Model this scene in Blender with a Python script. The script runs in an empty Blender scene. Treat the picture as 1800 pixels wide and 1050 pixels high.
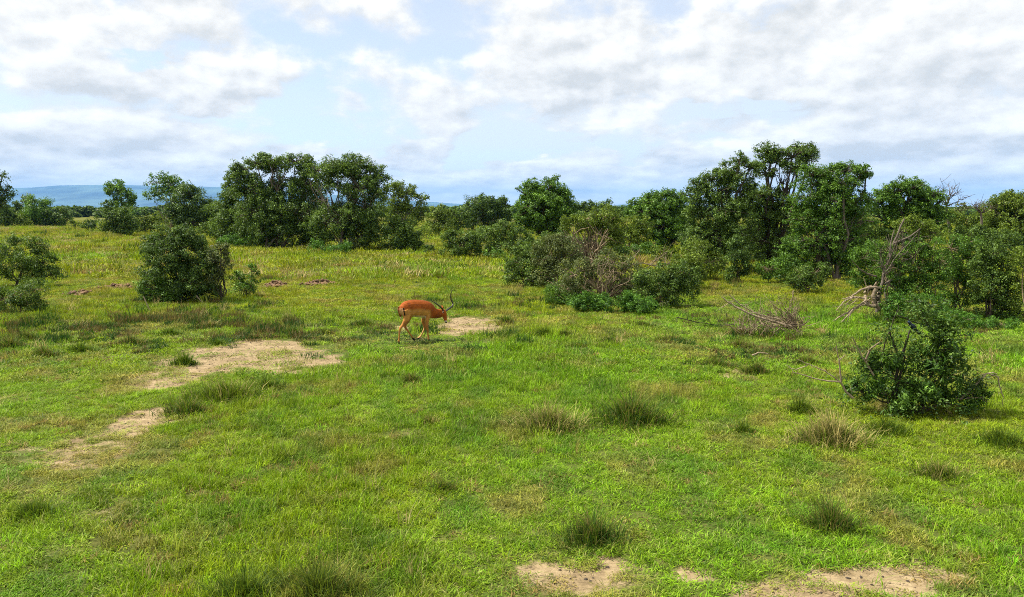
import bpy, math, random
import numpy as np
from mathutils import Vector, Matrix

S = bpy.context.scene
COL = S.collection
R = math.radians

# ------------------------------------------------------------------ camera, sky, sun, exposure
FPX, HOR, CAMH = 1386.0, 369.0, 2.75          # focal length and horizon row measured on the 1800x1050 photograph
PITCH = math.atan((525 - HOR) / FPX)
cam = bpy.data.cameras.new('camera'); cam.sensor_width = 36; cam.lens = FPX / 1800 * 36
cam.clip_start = 0.1; cam.clip_end = 80000
camo = bpy.data.objects.new('camera', cam); COL.objects.link(camo)
camo.location = (0, 0, CAMH); camo.rotation_euler = (math.pi / 2 - PITCH, 0, 0)
S.camera = camo

SUN_AZ, SUN_EL = R(-82), R(56)
sv = Vector((math.sin(SUN_AZ) * math.cos(SUN_EL), math.cos(SUN_AZ) * math.cos(SUN_EL), math.sin(SUN_EL)))
sl = bpy.data.lights.new('sun', 'SUN'); sl.energy = 5.0; sl.angle = R(0.5); sl.color = (1, 0.95, 0.86)
so = bpy.data.objects.new('sun', sl); COL.objects.link(so); so.rotation_euler = sv.to_track_quat('Z', 'Y').to_euler()
so.location = (0, 0, 50)

S.view_settings.view_transform = 'Standard'; S.view_settings.look = 'None'
S.view_settings.exposure = 0.85; S.view_settings.gamma = 1.0; S.view_settings.use_curve_mapping = False
S.render.engine = 'CYCLES'
S.cycles.max_bounces = 5; S.cycles.diffuse_bounces = 2; S.cycles.glossy_bounces = 2
S.cycles.transmission_bounces = 3; S.cycles.volume_bounces = 0; S.cycles.transparent_max_bounces = 6
S.cycles.sample_clamp_indirect = 4.0
S.cycles.use_denoising = False
S.cycles.filter_width = 1.0
try: S.cycles.denoising_prefilter = 'ACCURATE'
except Exception: pass


class X:
    """a node socket with arithmetic"""
    def __init__(s, nt, v): s.nt, s.v = nt, v
    def op(s, o, b=None, c=None):
        n = s.nt.nodes.new('ShaderNodeMath'); n.operation = o
        for i, a in enumerate((s, b, c)):
            if a is None: continue
            if isinstance(a, X): s.nt.links.new(a.v, n.inputs[i])
            else: n.inputs[i].default_value = a
        return X(s.nt, n.outputs[0])
    def __add__(s, b): return s.op('ADD', b)
    def __sub__(s, b): return s.op('SUBTRACT', b)
    def __mul__(s, b): return s.op('MULTIPLY', b)
    def __truediv__(s, b): return s.op('DIVIDE', b)
    __radd__ = __add__; __rmul__ = __mul__
    def sst(s, a, b, lo=0.0, hi=1.0):
        n = s.nt.nodes.new('ShaderNodeMapRange'); n.interpolation_type = 'SMOOTHSTEP'
        s.nt.links.new(s.v, n.inputs[0])
        for i, q in enumerate((a, b, lo, hi)): n.inputs[i + 1].default_value = q
        return X(s.nt, n.outputs[0])
    def clamp(s, a=0.0, b=1.0): return s.op('MAXIMUM', a).op('MINIMUM', b)


def node(nt, typ, ins=None, **kw):
    n = nt.nodes.new(typ)
    for k, v in kw.items(): setattr(n, k, v)
    for k, v in (ins or {}).items():
        if isinstance(v, X): nt.links.new(v.v, n.inputs[k])
        elif isinstance(v, bpy.types.NodeSocket): nt.links.new(v, n.inputs[k])
        else: n.inputs[k].default_value = v
    return n


def mixc(nt, f, a, b, mode='MIX'):
    n = nt.nodes.new('ShaderNodeMix'); n.data_type = 'RGBA'; n.blend_type = mode
    for i, v in ((0, f), (6, a), (7, b)):
        if isinstance(v, X): nt.links.new(v.v, n.inputs[i])
        elif isinstance(v, bpy.types.NodeSocket): nt.links.new(v, n.inputs[i])
        elif i == 0: n.inputs[i].default_value = v
        else: n.inputs[i].default_value = (*v, 1)
    return n.outputs[2]


def pix_dir(px, py):
    a, b = (px - 900) / FPX, (525 - py) / FPX
    c, s = math.cos(PITCH), math.sin(PITCH)
    return np.array([a, c + b * s, -s + b * c])


def P(px, py, d):
    v = pix_dir(px, py); return np.array([0, 0, CAMH]) + v * (d / v[1])


def build_world():
    W = bpy.data.worlds.new('World'); S.world = W; W.use_nodes = True
    nt = W.node_tree; nt.nodes.clear()
    out = nt.nodes.new('ShaderNodeOutputWorld')
    sky = node(nt, 'ShaderNodeTexSky', sky_type='NISHITA', sun_disc=False, sun_elevation=SUN_EL,
               sun_rotation=SUN_AZ % (2 * math.pi), altitude=1800, air_density=1.0, dust_density=1.2, ozone_density=1.5)
    bsky = node(nt, 'ShaderNodeBackground', {'Color': sky.outputs[0], 'Strength': 0.12})
    tc = nt.nodes.new('ShaderNodeTexCoord').outputs['Generated']
    sp = node(nt, 'ShaderNodeSeparateXYZ', {0: tc})
    x, y, z = (X(nt, o) for o in sp.outputs)
    zz = z.op('MAXIMUM', 0.0)

    def noise(vec, scale, det=8, rough=0.55, dist=0.0, lac=2.0):
        n = node(nt, 'ShaderNodeTexNoise', {'Vector': vec, 'Scale': scale, 'Detail': det, 'Roughness': rough, 'Distortion': dist, 'Lacunarity': lac})
        return X(nt, n.outputs[0])

    def comb(a, b, c):
        return node(nt, 'ShaderNodeCombineXYZ', {0: a, 1: b, 2: c}).outputs[0]
    # cumulus drawn on a shell seen at a low angle, flattening towards the horizon
    h = zz + 0.05
    lay = comb(x / (zz + 0.045), y / (zz + 0.045), 0.0)
    el = zz.op('POWER', 0.62)
    side = comb(x, y, el * 1.35)
    side_up = comb(x - 0.010, y, el * 1.35 + 0.022)
    warp = noise(side, 16, 5) - 0.5
    warp2 = noise(comb(y, el * 2.1, x), 16, 5) - 0.5
    big = noise(side, 3.1, 2, 0.5)
    s0 = noise(side, 9.5, 12, 0.54)
    s1 = noise(side_up, 9.5, 12, 0.54)
    l0 = noise(lay, 0.30, 7, 0.55)
    u = x.op('ARCTAN2', y) + warp * 0.10
    v = zz.op('ARCSINE') + warp2 * 0.055
    # cloud banks and clear gaps where the photograph shows them: px, py, rx, ry, amount
    blobs = [(380, 145, 100, 48, .16), (190, 135, 120, 40, .10), (235, 235, 150, 50, .15), (120, 250, 120, 50, .10),
             (1120, 110, 260, 75, .17), (1600, 110, 330, 100, .16), (1650, 240, 230, 60, .12), (1015, 210, 70, 38, .12),
             (1265, 210, 60, 34, .13), (1045, 265, 60, 30, .10), (742, 275, 50, 26, .13), (615, 175, 50, 26, .09),
             (40, 10, 90, 30, .16), (60, 300, 90, 14, .13), (250, 285, 80, 16, .13), (345, 300, 60, 12, .12), (790, 325, 80, 14, .13), (700, 290, 40, 12, .10),
             (930, 295, 70, 14, .12), (1100, 305, 70, 16, .13), (1190, 285, 50, 16, .13), (1560, 260, 120, 20, .12), (1730, 300, 120, 22, .10), (520, 262, 60, 14, .10),
             (1290, 186, 120, 18, -.16), (1110, 245, 70, 26, -.13), (880, 262, 130, 34, -.15), (215, 104, 60, 18, -.12),
             (560, 230, 160, 70, -.06), (960, 10, 120, 50, -.06), (700, 100, 150, 80, -.03), (1340, 8, 70, 30, -.12)]
    tot = None; lift = None
    for (px, py, rx, ry, a) in blobs:
        d = pix_dir(px, py); d = d / np.linalg.norm(d)
        u0, v0 = math.atan2(d[0], d[1]), math.asin(d[2]); ru, rv = rx / FPX, ry / FPX
        du = (u - u0) * (1 / ru); dv = (v - v0) * (1 / rv)
        r2 = du * du + dv * dv
        g = r2.sst(0.15, 1.35, 1.0, 0.0) * a
        tot = g if tot is None else tot + g
        if a > 0:
            q = g * dv.clamp(-1.0, 1.0)
            lift = q if lift is None else lift + q
    dens = s0 * 0.72 + l0 * 0.20 + big * 0.25 + tot * 0.85 + zz.sst(0.01, 0.085, 0.13, 0.0)
    alpha = dens.sst(0.50, 0.63)
    veil = noise(lay, 0.12, 5, 0.5).sst(0.34, 0.66, 0.46, 0.86)
    a_all = (alpha + veil - alpha * veil).op('MAXIMUM', zz.sst(0.012, 0.06, 0.97, 0.0))
    a_all = a_all * z.sst(-0.02, 0.0)
    relief = (s0 - s1) * 1.6
    thick = dens.sst(0.66, 0.92)
    bright = (relief + lift * 0.95 - thick * 0.07 + 0.945)
    base = zz.sst(0.01, 0.075, 0.16, 0.0)
    lum = (bright + base).clamp(0.74, 1.22)
    lum = lum * alpha + (alpha * -1.0 + 1.0) * 0.93
    ccol = mixc(nt, lum.sst(0.55, 1.0), (0.97, 1.0, 0.995), (1.0, 0.99, 0.955))
    cl = mixc(nt, 1.0, ccol, node(nt, 'ShaderNodeCombineColor', {0: lum, 1: lum, 2: lum}).outputs[0], 'MULTIPLY')
    bcl = node(nt, 'ShaderNodeBackground', {'Color': cl, 'Strength': 0.595})
    mx = node(nt, 'ShaderNodeMixShader', {0: a_all, 1: bsky.outputs[0], 2: bcl.outputs[0]})
    nt.links.new(mx.outputs[0], out.inputs[0])


build_world()

# ------------------------------------------------------------------ helpers
rng = np.random.default_rng(7)


def _h(i, j, s):
    q = np.sin(i * 127.1 + j * 311.7 + s * 74.7) * 43758.5453
    return q - np.floor(q)


def vn(x, y, s=0):
    x = np.asarray(x, float); y = np.asarray(y, float)
    i, j = np.floor(x), np.floor(y); f, g = x - i, y - j
    f = f * f * (3 - 2 * f); g = g * g * (3 - 2 * g)
    return (_h(i, j, s) * (1 - f) + _h(i + 1, j, s) * f) * (1 - g) + (_h(i, j + 1, s) * (1 - f) + _h(i + 1, j + 1, s) * f) * g


def fb(x, y, s=0, o=4):
    t = 0; a = .5; n = 0
    for k in range(o):
        t = t + a * vn(x, y, s + k * 3.3); n += a; a *= .5; x = np.asarray(x) * 2.03 + 7; y = np.asarray(y) * 2.03 + 3
    return t / n


def sst(a, b, x):
    t = np.clip((np.asarray(x, float) - a) / (b - a), 0, 1); return t * t * (3 - 2 * t)


def zg(x, y):
    """ground height"""
    r = np.hypot(x, y)
    und = (fb(np.asarray(x) * .12 + 50, np.asarray(y) * .12 + 50, 3, 2) - .5) * .22 * sst(4, 14, r) * (1 - .5 * sst(60, 200, r))
    lump = (fb(np.asarray(x) * 1.3 + 50, np.asarray(y) * 1.3 + 50, 9, 3) - .5) * .06 * (1 - sst(40, 70, r))
    drop = -30 * sst(500, 4000, np.abs(y) + np.abs(x) * .35)
    return und + lump + drop


def G(px, py):
    """point of the ground seen at a photograph pixel"""
    v = pix_dir(px, py); t = -CAMH / v[2]
    for _ in range(6):
        p = v * t; t = (float(zg(p[0], p[1])) - CAMH) / v[2]
    p = v * t
    return np.array([p[0], p[1], CAMH + p[2]])


def mesh(name, verts, faces, attrs=None, smooth=False):
    verts = np.asarray(verts, np.float32); me = bpy.data.meshes.new(name)
    if isinstance(faces, list): faces = np.asarray(faces, np.int32)
    k = faces.shape[1]
    me.vertices.add(len(verts)); me.vertices.foreach_set('co', verts.ravel())
    me.loops.add(faces.size); me.loops.foreach_set('vertex_index', faces.astype(np.int32).ravel())
    me.polygons.add(len(faces)); me.polygons.foreach_set('loop_start', np.arange(0, faces.size, k, dtype=np.int32))
    if smooth: me.polygons.foreach_set('use_smooth', np.ones(len(faces), bool))
    for an, (ty, dat) in (attrs or {}).items():
        at = me.attributes.new(an, ty, 'POINT')
        key = 'color' if ty == 'FLOAT_COLOR' else ('vector' if ty == 'FLOAT_VECTOR' else 'value')
        at.data.foreach_set(key, np.asarray(dat, np.float32 if ty != 'INT' else np.int32).ravel())
    me.update(calc_edges=True); me.validate()
    return me


def obj(name, me, mat, parent=None, loc=None):
    o = bpy.data.objects.new(name, me); COL.objects.link(o)
    if mat is not None and not me.materials: me.materials.append(mat)
    if parent is not None: o.parent = parent
    if loc is not None: o.location = loc
    return o


def tag(o, label, cat, group=None):
    o['label'] = label; o['category'] = cat
    if group: o['group'] = group
    return o


def empty(name, loc, label, cat, group=None):
    o = bpy.data.objects.new(name, None); COL.objects.link(o); o.location = loc; o.empty_display_size = .2
    return tag(o, label, cat, group)


class Tubes:
    def __init__(s): s.v, s.f, s.n, s.t = [], [], 0, []
    def add(s, pts, radii, sides=6, ell=None, cap=True):
        pts = np.asarray(pts, float); k = len(pts)
        radii = np.broadcast_to(np.asarray(radii, float), (k,)) if np.ndim(radii) < 2 else np.asarray(radii, float)
        tan = np.gradient(pts, axis=0); tan /= np.linalg.norm(tan, axis=1)[:, None] + 1e-9
        ref = np.array([0, 0, 1.]) if abs(tan[:, 2]).mean() < .8 else np.array([0, 1., 0])
        if ell is not None: ref = np.asarray(ell, float)
        a = np.cross(tan, ref); a /= np.linalg.norm(a, axis=1)[:, None] + 1e-9
        b = np.cross(a, tan)
        th = np.arange(sides) * 2 * math.pi / sides
        ra = radii if radii.ndim == 1 else radii[:, 0]; rb = radii if radii.ndim == 1 else radii[:, 1]
        V = pts[:, None] + a[:, None] * (np.cos(th)[None, :, None] * ra[:, None, None]) + b[:, None] * (np.sin(th)[None, :, None] * rb[:, None, None])
        i = np.arange(k - 1)[:, None] * sides; j = np.arange(sides)[None]; j2 = (j + 1) % sides
        F = np.stack([i + j, i + j2, i + sides + j2, i + sides + j], -1).reshape(-1, 4) + s.n
        s.v.append(V.reshape(-1, 3)); s.f.append(F); s.n += k * sides
        s.t.append(np.full(k * sides, rng.random()))
        if cap:
            st = s.n - k * sides; idx = np.arange(sides); s.tri = getattr(s, 'tri', [])
            for e, q in ((0, pts[0]), (k - 1, pts[-1])):
                s.v.append(q[None]); s.t.append(np.array([.5])); c = s.n; s.n += 1
                r0 = st + e * sides
                F = np.stack([r0 + idx, r0 + (idx + 1) % sides, np.full(sides, c)], -1)
                s.tri.append(F if e else F[:, [1, 0, 2]])
    def limb(s, p0, p1, r0, r1, wig=.12, n=7, sides=6, sag=0.0):
        p0, p1 = np.asarray(p0, float), np.asarray(p1, float); t = np.linspace(0, 1, n)[:, None]
        L = np.linalg.norm(p1 - p0)
        w = np.cumsum(rng.normal(0, 1, (n, 3)), 0) / math.sqrt(n); w -= w[0] * (1 - t) + w[-1] * t
        pts = p0 * (1 - t) + p1 * t + w * wig * L * np.sin(np.pi * t) ** .5
        pts[:, 2] += sag * L * np.sin(np.pi * t[:, 0])
        s.add(pts, np.linspace(r0, r1, n), sides, cap=False)
        return pts
    def build(s, name, smooth=True):
        V = np.concatenate(s.v); F = np.concatenate(s.f)
        return mesh(name, V, F, {'tint': ('FLOAT', np.concatenate(s.t))}, smooth)


# ------------------------------------------------------------------ materials
def new_mat(name):
    m = bpy.data.materials.new(name); m.use_nodes = True; nt = m.node_tree; nt.nodes.clear()
    out = nt.nodes.new('ShaderNodeOutputMaterial'); return m, nt, out


def ramp(nt, fac, stops):
    r = nt.nodes.new('ShaderNodeValToRGB'); e = r.color_ramp.elements
    while len(e) < len(stops): e.new(.5)
    for q, (p, c) in zip(e, stops): q.position = p; q.color = (*c, 1)
    nt.links.new(fac.v if isinstance(fac, X) else fac, r.inputs[0]); return r.outputs[0]


def leaf_mat(name, dark, mid, light, trans=.22, rough=.55, spec=.25):
    m, nt, out = new_mat(name)
    at = node(nt, 'ShaderNodeAttribute', attribute_name='tint').outputs['Fac']
    c = ramp(nt, at, [(0, dark), (.45, mid), (.88, light), (1, tuple(min(1, q * 1.5) for q in light))])
    pb = node(nt, 'ShaderNodeBsdfPrincipled', {'Base Color': c, 'Roughness': rough, 'Specular IOR Level': spec})
    tcol = mixc(nt, .5, c, (light[0] * 1.6, light[1] * 1.6, light[2] * .6))
    tr = node(nt, 'ShaderNodeBsdfTranslucent', {'Color': tcol})
    mx = node(nt, 'ShaderNodeMixShader', {0: trans, 1: pb.outputs[0], 2: tr.outputs[0]})
    nt.links.new(mx.outputs[0], out.inputs[0]); return m


def bark_mat(name, a, b, rough=.9):
    m, nt, out = new_mat(name)
    tc = nt.nodes.new('ShaderNodeTexCoord').outputs['Object']
    n = X(nt, node(nt, 'ShaderNodeTexNoise', {'Vector': tc, 'Scale': 14.0, 'Detail': 6.0, 'Roughness': .65}).outputs[0])
    at = X(nt, node(nt, 'ShaderNodeAttribute', attribute_name='tint').outputs['Fac'])
    c = ramp(nt, n * .7 + at * .3, [(.3, a), (.7, b)])
    bp = node(nt, 'ShaderNodeBump', {'Height': n, 'Strength': .5, 'Distance': .02})
    pb = node(nt, 'ShaderNodeBsdfPrincipled', {'Base Color': c, 'Roughness': rough, 'Normal': bp.outputs[0], 'Specular IOR Level': .2})
    nt.links.new(pb.outputs[0], out.inputs[0]); return m


def blade_mat(name, instancer):
    m, nt, out = new_mat(name)
    t = node(nt, 'ShaderNodeAttribute', attribute_name='tint', attribute_type='INSTANCER' if instancer else 'GEOMETRY').outputs['Color']
    v = X(nt, node(nt, 'ShaderNodeAttribute', attribute_name='shade').outputs['Fac'])
    k = v.op('MULTIPLY_ADD', .9, .55)
    c = mixc(nt, 1.0, t, node(nt, 'ShaderNodeCombineColor', {0: k, 1: k, 2: k}).outputs[0], 'MULTIPLY')
    c = mixc(nt, v.sst(.91, .97) * .6, c, (.40, .33, .15))
    c2 = mixc(nt, v.sst(.0, .2, 1.0, 0.0) * .5, c, (.05, .13, .025))
    pb = node(nt, 'ShaderNodeBsdfPrincipled', {'Base Color': c2, 'Roughness': .6, 'Specular IOR Level': .18})
    tr = node(nt, 'ShaderNodeBsdfTranslucent', {'Color': c2})
    mx = node(nt, 'ShaderNodeMixShader', {0: .35, 1: pb.outputs[0], 2: tr.outputs[0]})
    nt.links.new(mx.outputs[0], out.inputs[0]); return m


M = {
    'olive': leaf_mat('olive_leaf', (0.013, 0.03, 0.005), (0.056, 0.112, 0.013), (0.175, 0.27, 0.046)),
    'dark': leaf_mat('dark_leaf', (0.009, 0.024, 0.005), (0.038, 0.084, 0.011), (0.14, 0.225, 0.042)),
    'green': leaf_mat('green_leaf', (0.013, 0.04, 0.005), (0.06, 0.138, 0.011), (0.155, 0.285, 0.032)),
    'yellow': leaf_mat('yellow_leaf', (0.028, 0.052, 0.005), (0.09, 0.148, 0.01), (0.21, 0.285, 0.036)),
    'grey': leaf_mat('grey_leaf', (.024, .038, .010), (.082, .112, .028), (.190, .225, .075)),
    'lancet': leaf_mat('lancet_leaf', (.011, .036, .006), (.050, .120, .012), (.150, .270, .036)),
    'lush': leaf_mat('lush_leaf', (0.016, 0.058, 0.006), (0.052, 0.145, 0.012), (0.13, 0.265, 0.028)),
    'bark': bark_mat('grey_bark', (.055, .042, .030), (.16, .13, .10)),
    'pale': bark_mat('pale_dead_wood', (.12, .088, .055), (.38, .30, .20)),
    'twig': bark_mat('dry_twig', (.10, .072, .045), (.32, .24, .15)),
    'dkbark': bark_mat('dark_bark', (.022, .018, .014), (.085, .065, .045)),
    'blade': blade_mat('grass_blade', True),
    'tuss': blade_mat('tussock_blade', False),
}

# ------------------------------------------------------------------ ground colour fields shared by the sheet and the grass
SOIL = []
for (px, py, rx, ry, a) in [(430, 632, 150, 26, 1), (315, 658, 80, 24, .9), (520, 640, 80, 18, .9), (455, 606, 80, 8, .8),
                            (250, 742, 58, 25, 1.0), (150, 792, 110, 22, .42), (50, 800, 60, 14, .42), (830, 573, 58, 15, 1.05),
                            (1000, 1000, 105, 36, .72), (1190, 995, 60, 18, .5), (1570, 1022, 200, 34, 1.0), (1380, 1046, 130, 24, .75),
                            (1345, 980, 30, 9, .5), (120, 662, 45, 7, .45), (1070, 602, 36, 5, .45), (20, 700, 30, 8, .3),
                            (1100, 795, 30, 8, .3), (1300, 655, 34, 7, .5), (700, 580, 30, 8, .4), (620, 640, 50, 5, .35), (90, 860, 80, 14, .25)]:
    c = G(px, py); t, b = G(px, py - ry), G(px, py + ry)
    SOIL.append((c[0], (t[1] + b[1]) / 2, rx * c[1] / FPX, (t[1] - b[1]) / 2, a))


def soil(x, y):
    m = np.zeros(np.shape(x))
    wx = x + (fb(x * 1.1 + 9, y * 1.1, 21, 3) - .5) * .7; wy = y + (fb(x * 1.1, y * 1.1 + 5, 31, 3) - .5) * 1.0
    for (cx, cy, rx, ry, a) in SOIL:
        r = np.sqrt(((wx - cx) / rx) ** 2 + ((wy - cy) / ry) ** 2)
        m = np.maximum(m, a * (1 - sst(.62, 1.3, r)))
    n = .5 * fb(x * 2.0 + 3, y * 2.0 + 8, 5, 3) + .5 * fb(x * 6 + 3, y * 6 + 8, 15, 2)
    sm = np.clip(m * 1.42 + (n - .5) * 2.2 * sst(0, .3, m), 0, 1)
    spots = sst(.70, .78, fb(x * .55 + 40, y * .55 + 11, 77, 4)) * .40 * (1 - sst(25, 40, y))
    return np.maximum(sm, spots * sst(.4, .6, n))


LUSH, YEL, DRY, DEEP = np.array([.168, .325, .007]), np.array([.250, .292, .005]), np.array([.30, .220, .060]), np.array([.060, .165, .012])


IMP = G(742, 600)


def tint(x, y):
    x = np.asarray(x, float); y = np.asarray(y, float)
    n1 = fb(x * .16 + 20, y * .11 + 20, 41, 4); n2 = fb(x * 1.5, y * 1.1 + 30, 43, 4); n3 = fb(x * 2.2 + 5, y * 1.3 + 9, 47, 4)
    wy = np.clip(sst(14, 27, y) * .85 + (n1 - .5) * 1.9 + .10, 0, 1)[..., None]
    c = LUSH * (1 - wy) + YEL * wy
    wd = (sst(.54, .70, n2) * .55)[..., None]
    band = (np.exp(-((y - 17.5 - (n1 - .5) * 5) / 2.0) ** 2) * sst(.42, .62, n3) * .55)[..., None]
    wd = np.clip(wd + band * .8, 0, .65)
    c = c * (1 - wd) + DRY * wd
    wg = (sst(.54, .68, n3) * .50 * (1 - sst(30, 60, y)))[..., None]
    return c * (1 - wg) + DEEP * wg


def build_ground():
    ax = np.concatenate([np.arange(-24, 24.01, .17)])
    ex = 24 * (1.12 ** np.arange(1, 65)); xs = np.concatenate([-ex[::-1], ax, ex])
    ay = np.arange(3.0, 34.0, .15); ey = 34 * (1.09 ** np.arange(1, 76)); yb = -np.geomspace(1, 1500, 14)[::-1]
    ys = np.concatenate([yb, [1.0, 2.0], ay, ey]); ys = ys[ys < 23500]
    xs = xs[np.abs(xs) < 35000]
    XX, YY = np.meshgrid(xs, ys); ZZ = zg(XX, YY); so_ = soil(XX, YY)
    ZZ = ZZ - so_ * .02 * (YY < 40)
    V = np.stack([XX, YY, ZZ], -1).reshape(-1, 3); nx, ny = len(xs), len(ys)
    i = (np.arange(ny - 1)[:, None] * nx + np.arange(nx - 1)[None]).ravel()
    F = np.stack([i, i + 1, i + nx + 1, i + nx], -1)
    tc = tint(XX, YY).reshape(-1, 3); tc = np.concatenate([tc, np.ones((len(tc), 1))], 1)
    me = mesh('ground', V, F, {'soil': ('FLOAT', so_.ravel()), 'tint': ('FLOAT_COLOR', tc)}, True)
    m, nt, out = new_mat('savanna_ground')
    co = node(nt, 'ShaderNodeNewGeometry').outputs['Position']
    sa = X(nt, node(nt, 'ShaderNodeAttribute', attribute_name='soil').outputs['Fac'])
    ti = node(nt, 'ShaderNodeAttribute', attribute_name='tint').outputs['Color']

    def nz(s, d=6, r=.6):
        return X(nt, node(nt, 'ShaderNodeTexNoise', {'Vector': co, 'Scale': s, 'Detail': d, 'Roughness': r}).outputs[0])
    n1, n2, n3 = nz(2.2), nz(9.0, 8, .7), nz(.35)
    n4 = nz(38.0, 4, .7)
    mp = node(nt, 'ShaderNodeMapping', {0: co}); mp.inputs['Scale'].default_value = (1.0, 2.6, 1)
    vor = X(nt, node(nt, 'ShaderNodeTexVoronoi', {'Vector': mp.outputs[0], 'Scale': 7.0, 'Randomness': 1.0}, feature='DISTANCE_TO_EDGE').outputs[0])
    edge = (sa + (n2 - .5) * .8 + (n4 - .5) * .9).sst(.22, .72)
    bare = ramp(nt, n2 * .6 + n1 * .4, [(.34, (.10, .070, .036)), (.5, (.265, .195, .105)), (.66, (.40, .308, .175))])
    bare = mixc(nt, n4.sst(.56, .70) * .45, bare, (.17, .115, .065))
    thatch = ramp(nt, n2, [(.35, (.030, .034, .010)), (.55, (.075, .080, .022)), (.75, (.17, .13, .055))])
    gr = mixc(nt, .12, thatch, ti)
    far = X(nt, node(nt, 'ShaderNodeSeparateXYZ', {0: co}).outputs[1]).sst(45, 130)
    fg = mixc(nt, n1.sst(.3, .7), (.075, .085, .010), (.15, .145, .018))
    fg = mixc(nt, n3.sst(.45, .62) * .4, fg, (.065, .10, .014))
    wood = X(nt, node(nt, 'ShaderNodeSeparateXYZ', {0: co}).outputs[1]).sst(420, 900)
    fg = mixc(nt, wood, fg, (.035, .055, .016))
    col = mixc(nt, far, gr, fg)
    col = mixc(nt, edge, col, bare)
    hgt = n2 * .6 + n4 * .25 + vor.sst(0.0, .08) * .12
    bp = node(nt, 'ShaderNodeBump', {'Height': hgt, 'Strength': .9, 'Distance': .035})
    pb = node(nt, 'ShaderNodeBsdfPrincipled', {'Base Color': col, 'Roughness': .95, 'Normal': bp.outputs[0], 'Specular IOR Level': .1})
    nt.links.new(pb.outputs[0], out.inputs[0])
    o = obj('ground', me, m); o['kind'] = 'structure'; o['label'] = 'green savanna grassland with bare tan soil patches'


build_ground()


def simple_mat(name, c, rough=.8, spec=.3):
    m, nt, out = new_mat(name)
    tc = node(nt, 'ShaderNodeTexCoord').outputs['Object']
    n = node(nt, 'ShaderNodeTexNoise', {'Vector': tc, 'Scale': .0012, 'Detail': 10.0, 'Roughness': .6}).outputs[0]
    cc = ramp(nt, n, [(.38, tuple(q * .25 for q in c)), (.62, tuple(q * 2.0 for q in c))])
    pb = node(nt, 'ShaderNodeBsdfPrincipled', {'Base Color': cc, 'Roughness': rough, 'Specular IOR Level': spec})
    nt.links.new(pb.outputs[0], out.inputs[0]); return m


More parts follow.
